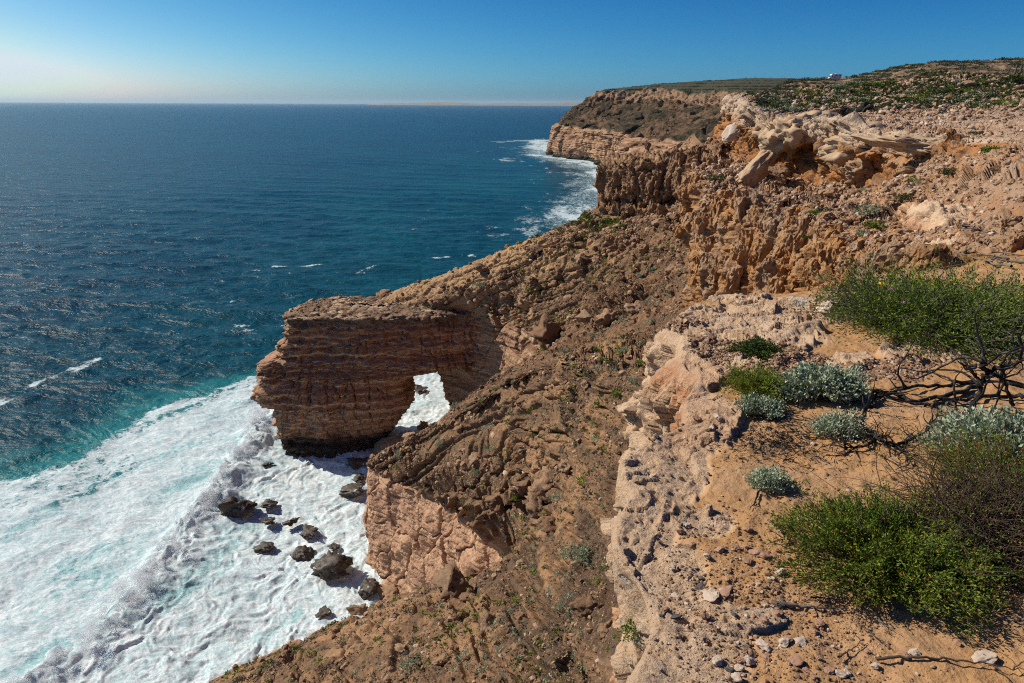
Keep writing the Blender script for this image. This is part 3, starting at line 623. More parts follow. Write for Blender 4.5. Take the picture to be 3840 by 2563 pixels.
show(P2.reshape(G.shape), 'bluff', M_BLUFF)

# ------------------------------------------------ far headland
def hc_(base, st, mid, kb, kt, inl, far):
    base, st, mid, kb, kt, inl, far = [np.array(q, float) for q in (base, st, mid, kb, kt, inl, far)]
    return [base - dn * 3, base, st, mid, kb, kt, inl, far, far + v3(60, 300, -60)]
hl = [
    hc_((150, 1500, 0), (160, 1500, 30), (180, 1500, 60), (200, 1500, 80), (210, 1500, 90), (240, 1520, 92), (300, 1600, 92)),
    hc_((66, 1010, 0), at(2100, 470, 1010), (88, 1020, 48), (108, 1030, 62), at(2247, 352, 1030), at(2262, 344, 1060), at(2280, 342, 1150)),
    hc_(az(2064, 574, 0), at(2090, 466, 945), at(2128, 428, 958), at(2200, 378, 990), at(2240, 348, 1000), at(2260, 343, 1040), at(2270, 340, 1150)),
    hc_(az(2088, 592, 0), at(2110, 474, 890), at(2170, 436, 920), at(2222, 376, 965), at(2262, 346, 975), at(2290, 341, 1030), at(2310, 335, 1200)),
    hc_(az(2140, 597, 0), at(2155, 480, 868), at(2240, 432, 910), at(2280, 384, 950), at(2310, 344, 960), at(2330, 338, 1020), at(2370, 329, 1250)),
    hc_(az(2200, 603, 0), at(2212, 489, 828), at(2310, 440, 880), at(2370, 390, 920), at(2385, 342, 930), at(2400, 335, 1000), at(2440, 322, 1300)),
    hc_(az(2262, 625, 0), at(2280, 496, 744), at(2370, 444, 800), at(2460, 392, 865), at(2470, 342, 880), at(2480, 335, 960), at(2510, 316, 1350)),
    hc_(az(2330, 634, 0), at(2330, 500, 712), at(2430, 445, 770), at(2520, 395, 830), at(2530, 345, 845), at(2540, 334, 930), at(2580, 313, 1350)),
    hc_(az(2352, 628, 0), at(2366, 503, 732), at(2450, 447, 760), at(2550, 397, 805), at(2560, 348, 820), at(2570, 336, 900), at(2640, 310, 1350)),
    hc_(az(2346, 690, 0), at(2352, 522, 640), at(2450, 455, 700), at(2580, 400, 770), at(2585, 355, 785), at(2600, 338, 880), at(2690, 307, 1350)),
    hc_(az(2420, 700, 0), at(2420, 527, 615), at(2500, 460, 670), at(2620, 404, 740), at(2622, 352, 755), at(2640, 335, 850), at(2740, 304, 1350)),
    hc_(az(2500, 720, 0), at(2500, 528, 590), at(2570, 465, 640), at(2660, 408, 700), at(2665, 350, 715), at(2690, 325, 820), at(2790, 303, 1350)),
    hc_(az(2590, 740, 0), at(2590, 533, 560), at(2650, 470, 600), at(2705, 412, 650), at(2715, 345, 665), at(2750, 318, 780), at(2840, 303, 1300)),
    hc_(az(2700, 760, 0), at(2700, 545, 525), at(2740, 480, 560), at(2760, 425, 600), at(2790, 352, 610), at(2830, 320, 720), at(2900, 304, 1200)),
    hc_(az(2850, 800, 0), at(2850, 560, 480), at(2880, 500, 510), at(2880, 430, 550), at(2900, 370, 560), at(2950, 330, 660), at(3000, 306, 1100)),
    hc_(az(3000, 850, 0), at(3000, 600, 420), at(3030, 540, 460), at(3040, 470, 500), at(3060, 420, 520), at(3100, 380, 600), at(3200, 340, 1000)),
]
net = np.array(hl).transpose(1, 0, 2)
rs = _subs(net, False, .8, 3, 80); cs = _subs(net.transpose(1, 0, 2), False, .9, 6, 90)
G = loft(net, rsub=rs, csub=cs, row_t=[.5, .4, .2, .8, .5, .3, .5, .5, .5], col_t=.6)
rp = np.repeat(rowparam(rs)[:, None], G.shape[1], 1).reshape(-1)
N = normals(G).reshape(-1, 3); P = G.reshape(-1, 3)
if N[(rp > 2.2) & (rp < 4)][:, 2].mean() < 0: N = -N
wl = sstep(2.1, 1.9, rp) * sstep(.5, 1, rp); sl_ = sstep(1.95, 2.2, rp) * sstep(4.1, 3.9, rp); cp_ = sstep(3.8, 4.05, rp) * sstep(5.2, 4.9, rp)
c1, c2, ci = worley(P * [1, 1, .25], 14, seed=90); k1, k2, ki = worley(P * [1, 1, .4], 9, seed=91)
h = wl * (beds(P[:, 2] / 1.7, P / 3, 2.6) + facets(P * [1, 1, .35], 26, 4, .5, seed=90) * .28 + fbm(P, 60, 4, seed=92) * 6)
gl = np.abs(fbm(P * [1, 1, .3], 45, 3, seed=93))
h += sl_ * (fbm(P, 50, 5, .55, seed=94) * 6 + (ridged(P, 22, 5, .55, seed=95) - .6) * 5 - sstep(.12, 0, gl) * 5 + facets(P, 10, 4, .55, seed=96) * .16 * sstep(-.1, .4, fbm(P, 40, 3, seed=99)))
h += cp_ * (facets(P * [1, 1, .6], 14, 4, .55, seed=97, blk=.7) * .32 + fbm(P, 70, 4, seed=97) * 5)
Nx = N.copy(); Nx[:, 2] *= 1 - .8 * wl
P2 = P + Nx * h[:, None]
P2[:, 2] += fbm(P * [1, 1, 0], 60, 4, seed=98) * 1.5 * sstep(5.2, 6, rp)
show(P2.reshape(G.shape), 'headland', M_HEAD, {'rowp': rp})

# ------------------------------------------------ hill with the parked van
crest = [at(2840, 372, 330), at(2880, 345, 360), at(2940, 312, 395), at(2976, 301, 405), at(3057, 295, 415), at(3123, 295, 415), at(3169, 293, 412), at(3261, 277, 402), at(3363, 254, 392), at(3465, 238, 382), at(3542, 233, 376), at(3640, 229, 372), at(3720, 226, 370), at(3840, 224, 368), at(4100, 224, 365), at(4600, 235, 360)]
rows = []
for c in crest:
    c = np.array(c); bz = 59
    b = v3(c[0] - 62, c[1] - 190, bz); b[0] = c[0] * (c[1] - 190) / c[1] * 1.02
    m_ = b * .45 + c * .55; m_[2] = bz + (c[2] - bz) * .50
    m2 = b * .15 + c * .85; m2[2] = bz + (c[2] - bz) * .87
    rows.append([b - dn * 4, b, m_, m2, c, c + v3(6, 14, .2), c + v3(40, 120, -6), c + v3(80, 300, -30)])
net = np.array(rows).transpose(1, 0, 2)
rs = _subs(net, False, .9, 3, 60); cs = _subs(net.transpose(1, 0, 2), False, 1.0, 6, 60)
G = loft(net, rsub=rs, csub=cs, row_t=.6, col_t=.8)
rp = np.repeat(rowparam(rs)[:, None], G.shape[1], 1).reshape(-1); P = G.reshape(-1, 3).copy()
P[:, 2] += (fbm(P, 14, 5, .55, seed=101) * 1.0 + (ridged(P, 9, 4, seed=102) - .6) * 1.3 + fbm(P, 2.5, 3, seed=103) * .35) * sstep(0, 1, rp) * np.where(np.abs(rp - 4) < 1, .5, 1)
show(P.reshape(G.shape), 'hill', M_HILL)

# ------------------------------------------------ low coast on the horizon
ys = np.linspace(0, 1, 90); far = []
for t in ys:
    X = 1380 + t * 860; a = at(X, 384, 28000); hgt = 95 * (.35 + .65 * sstep(0, .25, t)) + 26 * math.sin(t * 9) * t + 12 * math.sin(t * 23)
    far.append([v3(a[0], a[1] - 500, -5), v3(a[0], a[1] - 350, 22 * min(1, t * 4)), v3(a[0], a[1], hgt), v3(a[0], a[1] + 900, hgt * 1.05), v3(a[0], a[1] + 2500, -20)])
G = np.array(far).transpose(1, 0, 2); G[1:4, :, 2] += fbm(G[1:4], 900, 4, seed=110).reshape(3, -1) * 9
show(G, 'far_coast', M_FAR, bvh=False)

# ------------------------------------------------ sea
na = int(900 / QF)
azs = np.tan(np.linspace(math.atan(-1.35), math.atan(.62), na))
# forward distance rows: even in picture height
pv = np.concatenate([np.linspace(62, 46, int(80 / QF)), np.linspace(46, 16, int(560 / QF))[1:], np.linspace(16, 3, int(470 / QF))[1:], np.geomspace(3, .035, int(220 / QF))[1:]])
yr = H / np.tan(np.radians(pv)); nrr = len(yr)
Y, A = np.meshgrid(yr, azs, indexing='ij'); X = A * np.minimum(Y, 90000) * (1 + .12 * sstep(60, 30, Y))
P = np.stack([X, Y, 0 * X], -1).reshape(-1, 3)
dist = np.hypot(P[:, 0], P[:, 1]); px = np.hypot(dist, H) ** 2 / H / 683
S = lambda pts: [az(x, y, 0) for x, y in pts]
edge = [v3(-200, 75, 0)] + S([(0, 1790), (240, 1735), (420, 1650), (520, 1540), (760, 1470), (960, 1405)]) + [v3(-40, 140, 0), v3(-12, 170, 0), v3(0, 200, 0), v3(10, 240, 0)]
de, pe, se = pl_dist(P, edge); sdist = de * -se                   # positive on the shore side
wv = fbm(P, 26, 4, .55, seed=120) * 9
foam = sstep(-3, 5, sdist + wv) * sstep(260, 200, P[:, 1])
turq = sstep(-16, 3, sdist + wv * 1.3) * sstep(300, 220, P[:, 1]) * .75
# breaking wave
crestL = S([(985, 1540), (930, 1660), (850, 1790), (740, 1930), (600, 2120), (470, 2270), (330, 2420), (150, 2563), (-150, 2760)])
dc, pc, sc_ = pl_dist(P, crestL); sd_ = dc * sc_
wob = fbm(P, 7, 3, seed=121) * 1.6; q = sd_ + wob + fbm(P, 26, 2, seed=119) * 1.6
if True:
    front = np.where(q > 0, np.exp(-(q / 6.0) ** 2), np.exp(-(q / 1.5) ** 2))
endf = sstep(0, .8, pc) * sstep(8.2, 7.6, pc) * np.clip(.85 + .7 * fbm(P, 13, 2, seed=118), .45, 1.3)
# surf under the far headland
hs_ = S([(2043, 528), (2075, 585), (2200, 612), (2300, 640), (2330, 670), (2300, 760), (2250, 830)])
dh, ph, _ = pl_dist(P, hs_)
fh = np.exp(-dh / 45) * 1.0 + .35 * sstep(120, 20, dh)
stk = fbm(P * [.55, .34, 1], 34, 6, .66, seed=122) + fbm(P * [.9, .5, 1], 9, 4, .65, seed=128) * .5
far_f = np.clip(sstep(62, 10, dh + stk * 55) * .58 + sstep(.0, .6, stk + .5 * sstep(150, 30, dh) - .30) * sstep(300, 80, dh) * .62, 0, .78) * sstep(240, 330, P[:, 1])
strk = fbm(np.stack([P[:, 0] * .82 - P[:, 1] * .57, (P[:, 0] * .57 + P[:, 1] * .82) * .22, 0 * P[:, 0]], 1), 6, 4, .6, seed=123)
outer = sstep(1, -3, sd_) * foam                                   # seaward of the breaker: thinner, streaky
foam = np.maximum(foam * (.85 - .18 * sstep(2, -3, sd_) + strk * .34 + fbm(P, 14, 3, seed=129) * .10), far_f * .85)
turq = np.maximum(turq, sstep(3, 16, sdist + wv) * sstep(260, 200, P[:, 1])); turq = np.maximum(turq, sstep(120, 20, dh) * .22 * sstep(240, 330, P[:, 1]))
for pts, wd, am in ((((700, 1095), (860, 1040), (1010, 1005), (1215, 988)), 2.2, .62), (((0, 1510), (120, 1450), (260, 1400), (350, 1352)), 2.0, .66), (((880, 1225), (960, 1235), (1040, 1225)), 3, .6), (((690, 1145), (760, 1130)), 2, .5), (((560, 1300), (640, 1240)), 1.6, .5), (((1330, 1030), (1420, 995)), 2, .5), (((1640, 965), (1770, 958)), 3, .55), (((120, 1100), (190, 1065)), 2, .55), (((330, 1460), (420, 1430)), 1.2, .5)):
    dd, _, _ = pl_dist(P, S(pts)); foam = np.maximum(foam, am * 1.25 * np.exp(-((dd + fbm(P, 14, 2, seed=124) * 1.2) / wd / 1.3) ** 2) * (.55 + .75 * fbm(P, 7, 3, seed=133)))
foam = np.maximum(foam, sstep(.5, .72, fbm(P * [.8, .8, 1], 16, 5, .62, seed=125)) * .55 * sstep(1100, 300, dist))
turq = np.maximum(turq, sstep(.1, .8, fbm(P * [.6, 1, 1], 120, 3, seed=126)) * .10 * sstep(700, 200, dist))
turq = np.maximum(turq, (.20 + .14 * fbm(P * [1, .6, 1], 60, 3, seed=127)) * sstep(230, 20, -P[:, 0] + (P[:, 1] - 150) * -.02) * sstep(1400, 500, P[:, 1]))
z = np.zeros(len(P))
for k, (L, a, ang) in enumerate(((46, .5, -118), (27, .40, -100), (14, .27, -128), (7.5, .16, -92), (4, .10, -112))):
    d = np.array([math.cos(R(ang)), math.sin(R(ang))]); phs = (P[:, :2] @ d) / L * 2 * math.pi + fbm(P, L * 2.2, 2, seed=130 + k) * 3.2
    z += a * (1 - np.abs(np.sin(phs / 2)) * 1.6) * sstep(.55, .22, px / L) * (.55 + .6 * fbm(P, L * 5, 2, seed=140 + k))
chop = fbm(P * [1, 1.5, 1], 5, 4, .6, seed=150) * .34 * sstep(3.0, .8, px) + fbm(P * [1, 1.4, 1], 16, 3, .6, seed=151) * .5 * sstep(9, 3, px)
z += chop * (1 - foam * .5)
Pw = P + np.stack([fbm(P, 7, 3, seed=152), fbm(P, 7, 3, seed=153), 0 * z], 1) * 4.5
rdg = ridged(Pw, 5.0, 5, .5, seed=154); bubble = fbm(Pw, 1.3, 4, .6, seed=155)
inn = sstep(-3, 4, sd_)
z += foam * sstep(3, 1, px) * ((rdg - .55) * (.30 + .65 * inn) + bubble * (.08 + .12 * inn) + fbm(P, 11, 3, seed=156) * .6)
lumps = (1 - worley(Pw + z[:, None] * .3, 2.1, seed=157)[0]) * 1.0 + (1 - worley(Pw, .9, seed=158)[0]) * .45
z += endf * front * (1.2 + 1.25 * lumps * sstep(5.5, -1, q) + fbm(P, 5, 3, seed=159) * .9)
foam = np.maximum(foam, endf * front * 1.0)
foam = np.clip(foam - endf * .22 * np.exp(-((q - 7.5) / 3.0) ** 2), 0, 1)
P[:, 2] = z - sstep(1, 30, foam * 0)
gs = (nrr, na, 3)
sea = show(P.reshape(gs), 'sea', M_SEA, {'foam': foam, 'turq': np.clip(turq, 0, 1)})

#@@THINGS
LOG('things')
# ------------------------------------------------ what the camera sees of the ground: nearest vertex per 2-pixel cell
CW = 3.0 * max(1, QF); NX, NY = int(1024 / CW) + 1, int(683 / CW) + 1
zb = np.full(NX * NY, 1e9); zi = np.full(NX * NY, -1, np.int64)
names = list(SURFS); AV = np.concatenate([SURFS[k][0] for k in names]); AN = np.concatenate([SURFS[k][1] for k in names])
AS = np.concatenate([np.full(len(SURFS[k][0]), i) for i, k in enumerate(names)])
def project(V):
    q = V - CAM; w = q @ fw; return 512 + F * (q @ rt) / w, 341.5 - F * (q @ up) / w, w
u_, v_, w_ = project(AV)
ok = (w_ > .3) & (u_ >= 0) & (u_ < 1024) & (v_ >= 0) & (v_ < 683)
ix = np.where(ok)[0]; cell = (u_[ix] / CW).astype(int) + NX * (v_[ix] / CW).astype(int)
o_ = np.lexsort((w_[ix], cell)); cs_ = cell[o_]; first = np.concatenate([[True], cs_[1:] != cs_[:-1]])
zi[cs_[first]] = ix[o_][first]; zb[cs_[first]] = w_[ix[o_][first]]
vis_idx = ix[w_[ix] < zb[cell] * 1.02 + .05]                     # every vertex in plain view
VIS = np.full(len(AV), .03); VIS[vis_idx] = 1; VISS = {k: VIS[AS == i] for i, k in enumerate(names)}
LOG('zbuffer', len(vis_idx))
def spot(X, Y):
    """the surface point seen at a photo pixel, its normal, its surface"""
    x = X / 3.75; y = Y * 683 / 2563; cx = int(np.clip(x / CW, 0, NX - 1)); cy = int(np.clip(y / CW, 0, NY - 1))
    best = None
    for r in (0, 1, 2, 4):
        for j in range(max(0, cy - r), min(NY, cy + r + 1)):
            for i in range(max(0, cx - r), min(NX, cx + r + 1)):
                k = zi[i + NX * j]
                if k >= 0:
                    d = (u_[k] - x) ** 2 + (v_[k] - y) ** 2
                    if best is None or d < best[0]: best = (d, k)
        if best: break
    k = best[1]; d = ray(X, Y); t = ((AV[k] - CAM) @ fw) / (d @ fw)
    return CAM + d * t, AN[k], names[AS[k]]
def px_at(p): return np.linalg.norm(np.asarray(p) - CAM) / 683        # metres per picture pixel there

# ------------------------------------------------ stones
m = NT('loose_stone'); ob = m.n('ShaderNodeObjectInfo').outputs['Random']
sm = m.noise(6, 6, .7); c = m.ramp(ob, [(0, (.20, .115, .065)), (.3, (.30, .18, .105)), (.6, (.38, .245, .15)), (.85, (.24, .15, .09)), (1, (.42, .30, .20))])
c = m.mix(m.math('MULTIPLY', m.step(sm, .42, .66), .6), c, (.11, .07, .045)); m.col(c); m.rough(.95)
m.bump(m.noise(4, 9, .7), .7, .12); M_STONE = m.m
def stone_mat(name, c1, c2, sc=40, rough=.9):
    m = NT(name); m.col(m.mix(m.noise(sc, 5, .65), c1, c2)); m.rough(rough); m.bump(m.noise(sc * 1.5, 5, .6), .5, .01); return m.m
M_PALE = stone_mat('pale_limestone_pebble', (.62, .52, .42), (.46, .34, .25))
M_PINK = stone_mat('pinkish_pebble', (.46, .28, .19), (.34, .19, .12))
M_GREY = stone_mat('dark_grey_pebble', (.07, .065, .065), (.16, .14, .13))
M_SLAB = stone_mat('pale_limestone_slab', (.52, .40, .27), (.34, .21, .12), 1.6)
M_WHITE = stone_mat('white_limestone_slab', (.58, .50, .42), (.42, .33, .25), 1.5)
m = NT('wet_black_rock'); sm = m.noise(1.2, 6, .7); m.col(m.mix(m.step(m.noise(2.5, 5), .60, .70), m.mix(sm, (.026, .020, .014), (.10, .072, .048)), (.55, .57, .58))); m.rough(m.math('MULTIPLY_ADD', sm, .5, .25)); m.b.inputs['Specular IOR Level'].default_value = .4
m.bump(m.noise(2.0, 8, .7), .8, .3); M_WET = m.m
import bmesh
def rock_mesh(name, sub, seed, mat, sx=1, sy=1, sz=.7, cuts=5, rough=.22, flat=.0):
    bm = bmesh.new(); bmesh.ops.create_icosphere(bm, subdivisions=sub, radius=1)
    V = np.array([v.co for v in bm.verts]); Fc = [[v.index for v in f.verts] for f in bm.faces]; bm.free()
    r = np.random.default_rng(seed)
    for k in range(cuts):
        n = r.normal(size=3); n /= np.linalg.norm(n); d = r.uniform(.45, .85)
        e = V @ n - d; V = V - np.clip(e, 0, None)[:, None] * n * .92
    V = V * (1 + fbm(V + seed, 1.1, 3)[:, None] * rough * 1.3 + fbm(V + seed, .35, 3)[:, None] * rough * .5)
    V = V * (1 + facets(V + seed * 3.1, .8, 3, .5, seed=seed % 7)[:, None] * rough * 1.2)
    V *= [sx, sy, sz]
    me = bpy.data.meshes.new(name); me.from_pydata(V.tolist(), [], Fc); me.materials.append(mat)
    me.polygons.foreach_set('use_smooth', [sub > 3] * len(Fc)); return me
def put(me, name, p, s, rot=None, sink=.25, label=None, cat=None, group=None):
    o = bpy.data.objects.new(name, me); COL.objects.link(o); s = np.ones(3) * s
    o.scale = s; o.location = Vector(p) + Vector((0, 0, float(s[2]) * (.55 - sink * 1.6))); o.rotation_euler = rot or (random.uniform(-.3, .3), random.uniform(-.3, .3), random.uniform(0, 6.28))
    return tag(o, label, cat, group)

# sea rocks
SEAR = [(885, 1900, 125, 90, .8, 'tall black wet rock nearest the breaking wave', 1), (1005, 1890, 65, 42, .5, 'jagged black rock just right of the tallest surf rock', 0), (1000, 1958, 60, 24, .3, 'low flat dark rock awash in the foam below the jagged one', 0), (1093, 1957, 60, 38, .5, 'streaming black rock left of its rounder neighbour in the foam', 0), (1162, 1993, 80, 52, .5, 'rounded black rock touching the streaming one in the surf', 0), (1000, 2052, 75, 36, .35, 'pale half drowned rock out in the open foam', 0), (1138, 2072, 85, 48, .6, 'craggy black rock beside the largest surf boulder', 0), (1253, 2052, 45, 20, .4, 'small black rock behind the largest surf boulder', 0), (1240, 2125, 145, 85, .75, 'largest black boulder in the surf, veined with white runoff', 0), (1385, 2193, 85, 62, .9, 'brown black boulder at the foot of the banded pink wall', 0), (1345, 1738, 85, 46, .7, 'smooth dark boulder in the shade at the foot of the arch', 0), (1322, 1838, 110, 55, .5, 'wedge shaped brown rock awash between arch and pink wall', 0), (1218, 2302, 55, 20, .4, 'small flat dark rock awash near the lower brown slope', 0), (770, 1893, 40, 24, .6, 'dark rock peeking out under the breaking spray', 0), (1578, 1462, 65, 26, .4, 'dark rock seen through the opening of the arch', 0), (1352, 1795, 52, 34, .5, 'dark rock between the shaded boulder and the brown wedge', 0), (680, 2075, 70, 24, .5, 'flat dark ledge of rock under the curling spray', 0), (1000, 1745, 40, 16, .4, 'small dark rock at the left foot of the arch', 0)]
for k, (X, Y, wpx, hpx, hz, lab, tall) in enumerate(SEAR):
    p = az(X, Y + hpx * .35, 0); s = wpx / 3.75 * px_at(p) * .46
    me = rock_mesh('sea_rock', 4, 300 + k, M_WET, 1.05, 1.0, max(.35, hz * .8), 9, .30)
    put(me, 'sea_rock', p + v3(0, 0, .25), s, (random.uniform(-.2, .2), random.uniform(-.2, .2), random.uniform(-.6, .6)), .18, lab, 'rock', 'black rocks in the surf')
# slanted brown rock leaning at the arch foot
p = az(1480, 1715, 0); me = rock_mesh('fallen_block', 4, 350, M_STONE, 1.5, .9, .7, 6, .16)
put(me, 'fallen_block', p + v3(0, 0, 1.2), 3.0, (.1, -.5, .3), .15, 'brown wedge shaped block leaning at the right foot of the arch', 'rock')
# leaning slab and other big pieces by the cap rock
def slab(name, a, b, w, th, mat, seed, lab, roll=0):
    a = np.array(a); b = np.array(b); L = np.linalg.norm(b - a) / 2; me = rock_mesh(name, 5, seed, mat, L * 1.08, w, th, 9, .20)
    o = bpy.data.objects.new(name, me); COL.objects.link(o); x = (b - a) / (2 * L); y = np.cross([0, 0, 1], x); y /= np.linalg.norm(y); z = np.cross(x, y)
    Mx = Matrix(np.array([x, y, z]).T.tolist()).to_4x4() @ Matrix.Rotation(roll, 4, 'X'); Mx.translation = Vector((a + b) / 2); o.matrix_world = Mx
    return tag(o, lab, 'rock slab')
slab('leaning_slab', at(2768, 716, 66), at(2905, 572, 68.7), 1.0, .85, M_SLAB, 360, 'long pale slab leaning diagonally against the overhanging cap rock', .5)
slab('leaning_slab', at(2722, 540, 87.5), at(2770, 450, 89.5), 1.0, .5, M_WHITE, 361, 'white slab standing against the tip of the plateau', .3)
slab('fallen_block', at(2880, 560, 69), at(2905, 540, 70), 1.5, 1.2, M_SLAB, 362, 'squat pale block wedged above the top end of the leaning slab')
slab('fallen_block', at(2905, 665, 65.5), at(2945, 640, 66), 1.1, 1.0, M_STONE, 363, 'craggy brown block tucked under the leaning slab')
def block(name, X, Y, y, rx, ry, rz, seed, lab, mat, rz_=0.):
    me = rock_mesh(name, 5, seed, mat, rx, ry, rz, 14, .36); o = bpy.data.objects.new(name, me); COL.objects.link(o); o.location = at(X, Y, y); o.rotation_euler = (.05, .08, rz_); return tag(o, lab, 'rock')
block('overhanging_block', 3005, 512, 68.6, 5.0, 3.6, 2.3, 371, 'huge pale block of cap rock overhanging the top of the leaning slab', M_SLAB, .3)
block('overhanging_block', 3470, 548, 38.5, 3.0, 2.2, .62, 372, 'thick pale rock roof jutting out over the dark cave', M_SLAB, -.45)
block('cap_block', 3240, 545, 53.5, 3.0, 2.0, 1.6, 373, 'bright weathered block of cap rock between the overhang and the cave', M_SLAB, -.3)
block('hollow_block', 3250, 650, 50, 1.9, 1.4, 1.1, 374, 'brown pitted rock mass under the bright cap block', M_STONE, .4)
slab('pale_slab', at(2375, 1985, 3.0), at(2480, 1972, 3.05), .11, .05, M_WHITE, 364, 'cracked white slab lying on the rock edge of the shelf')

# boulders on the slopes: notable ones by place, the rest scattered
BV = [rock_mesh('boulder', 3, 400 + k, M_STONE, random.uniform(.9, 1.35), 1, random.uniform(.6, .95), 6, .2) for k in range(12)]
BOUL = [(2282, 1195, 95, 'big upright brown boulder on the far slope above the arch'), (2060, 1262, 170, 'broad dark boulder resting on top of the pink strata'), (2195, 1190, 70, 'blocky boulder among rubble left of the big upright one'), (2380, 1165, 75, 'reddish boulder right of the big upright one'), (1855, 1200, 60, 'rounded boulder at the lip over the bay wall'), (1968, 1140, 75, 'tall rough boulder halfway down the far slope'), (1900, 1115, 50, 'brown boulder beside the tall rough one'), (1995, 1055, 55, 'dark crag of rock on the upper far slope'), (2515, 1010, 60, 'square boulder lying below the ochre cliff'), (2240, 980, 40, 'pale boulder alone on the dark upper slope'), (1545, 1640, 60, 'brown boulder on the crest beside the arch opening'), (1590, 1605, 60, 'blocky boulder on the crest above its twin'), (1690, 1590, 45, 'upright boulder on the spur crest'), (2055, 1815, 130, 'wide brown crag on the slope right of the pink wall'), (1960, 1830, 70, 'split boulder left of the wide brown crag'), (1870, 1880, 95, 'large smooth boulder above the end of the pink wall'), (2020, 1900, 110, 'rough tan boulder below the wide crag'), (2130, 1750, 70, 'reddish boulder above the wide crag'), (2075, 1980, 110, 'dark pitted boulder low in the gully'), (2205, 2275, 120, 'big leaning boulder under the edge of the shelf'), (1830, 2340, 80, 'crumbling boulder in the middle of the lower slope'), (1510, 2440, 70, 'tall tan boulder on the lower left slope'), (1660, 2480, 60, 'pale broken boulder low on the lower slope'), (1700, 2190, 160, 'dark crag at the end of the pink wall'), (1460, 2235, 110, 'dark jagged crag on the lip of the lower slope'), (1950, 2450, 75, 'pale flat boulder in the lower slope gravel'), (1345, 2290, 70, 'brown boulder on the edge over the surf'), (2270, 2370, 80, 'cracked boulder below the shelf corner'), (2200, 1450, 60, 'rounded boulder on the spur below the shelf')]
for k, (X, Y, wpx, lab) in enumerate(BOUL):
    p, n_, sname = spot(X, Y); s = wpx / 3.75 * px_at(p) * .40
    me = rock_mesh('boulder', 4, 430 + k, M_STONE, 1.25, 1, .8, 9, .34)
    put(me, 'boulder', p, s, None, .32, lab, 'boulder', 'boulders on the slopes')
RNG = np.random.default_rng(21)
cand = vis_idx[RNG.integers(0, len(vis_idx), 6000)]
ci = names.index('coast_slope'); bi = names.index('limestone_cliff'); gi = names.index('ground')
coA = SURFS['coast_slope'][2]; boA = SURFS['limestone_cliff'][2]['rowp']
off = {k: sum(len(SURFS[q][0]) for q in names[:i]) for i, k in enumerate(names)}
nb = 0; used = []
SIZEW = ['small', 'medium sized', 'large']; 
for k in cand:
    if nb >= 230: break
    sn = names[AS[k]]; p = AV[k]; Yp = v_[k]; Xp = u_[k]
    if sn == 'coast_slope':
        if coA['tal'][k - off[sn]] < .8 or RNG.random() > .35 + coA['out'][k - off[sn]]: continue
        reg = 'spur beside the pink wall' if p[1] > 45 and p[1] < 95 else ('slope under the bluff' if p[1] >= 95 else 'lower slope under the shelf'); tone = 'brown'
    elif sn == 'limestone_cliff':
        rr = boA[k - off[sn]]
        if not (2.2 < rr < 3.4 or rr > 6.2): continue
        reg = 'bowl below the cave' if rr < 4 else 'stony plateau by the cap rock'; tone = 'tan'
    else: continue
    pxs = min(4.2 * (1 - RNG.random()) ** -.55, 13); s = pxs * px_at(p) * .5
    if s > 1.3 or s < .04: continue
    if any((Xp - a) ** 2 + (Yp - b) ** 2 < (pxs + c) ** 2 * .8 for a, b, c in used): continue
    used.append((Xp, Yp, pxs)); nb += 1
    shp = ('flat', 'angular', 'rounded')[nb % 3]
    put(BV[nb % 12], 'boulder', p, s * np.array([1, 1, (.65, .95, .85)[nb % 3]]), None, .2, f'{SIZEW[int(pxs > 5) + int(pxs > 8)]} {shp} {tone} boulder lying on the {reg}', 'boulder', f'{tone} boulders on the {reg}')
LOG('boulders', nb)

# weathered columns standing out of the ochre cliff and the bluff, and knobs along their lips
def columns(name, surf, pick, n, mat, smin, smax, rowp, seed, tall=1.7):
    global RNG
    RNG = np.random.default_rng(seed); V_, N_, A_ = SURFS[surf]; ii = np.where(pick & (VISS[surf] > .5))[0]
    var = [rock_mesh('v', 4, 800 + seed + k, mat, .74, .66, tall, 11, .26) for k in range(7)]
    vv = [(np.array([v.co for v in me.vertices]), np.array([p.vertices[:] for p in me.polygons])) for me in var]
    Vs, Ts, b = [], [], 0
    for k in ii[RNG.integers(0, len(ii), n)]:
        s = RNG.uniform(smin, smax) * float(np.clip(np.linalg.norm(V_[k] - CAM) / 50, .35, 1.2)); v, f = vv[RNG.integers(0, 7)]; a = RNG.uniform(0, 6.28); ca, sa = math.cos(a), math.sin(a)
        w = v * s * RNG.uniform(.75, 1.25, 3); w = w @ np.array([[ca, sa, 0], [-sa, ca, 0], [0, 0, 1]]); w[:, 2] = np.where(w[:, 2] > .55 * s * tall, .55 * s * tall + (w[:, 2] - .55 * s * tall) * .35, w[:, 2]); w[:, 0] += w[:, 2] * RNG.normal() * .10; w[:, 1] += w[:, 2] * RNG.normal() * .10
        Vs.append(w + V_[k] - N_[k] * s * .22); Ts.append(f + b); b += len(v)
    V = np.concatenate(Vs); V += (facets(V, .5, 3, .5, seed=seed % 9) * .22)[:, None] * np.array([.7, .7, .2])
    o = mesh_np(name, V, None, mat, {'rowp': np.repeat(RNG.uniform(*rowp, n), len(vv[0][0]))}, False, T=np.concatenate(Ts)); o['kind'] = 'structure'
columns('cliff_columns', 'limestone_cliff', (boA > .9) & (boA < 2.15), 130, M_BOWL, .5, 1.25, (1.2, 2.35), 51, 1.3)
columns('cliff_columns', 'limestone_cliff', (boA > 2.0) & (boA < 2.35), 120, M_BOWL, .35, .85, (2.2, 2.7), 52, .75)
bV = SURFS['bluff'][0]
columns('bluff_columns', 'bluff', (np.abs(SURFS['bluff'][1][:, 2]) < .6), 60, M_BLUFF, .45, .95, (0, 1), 53, 1.8)
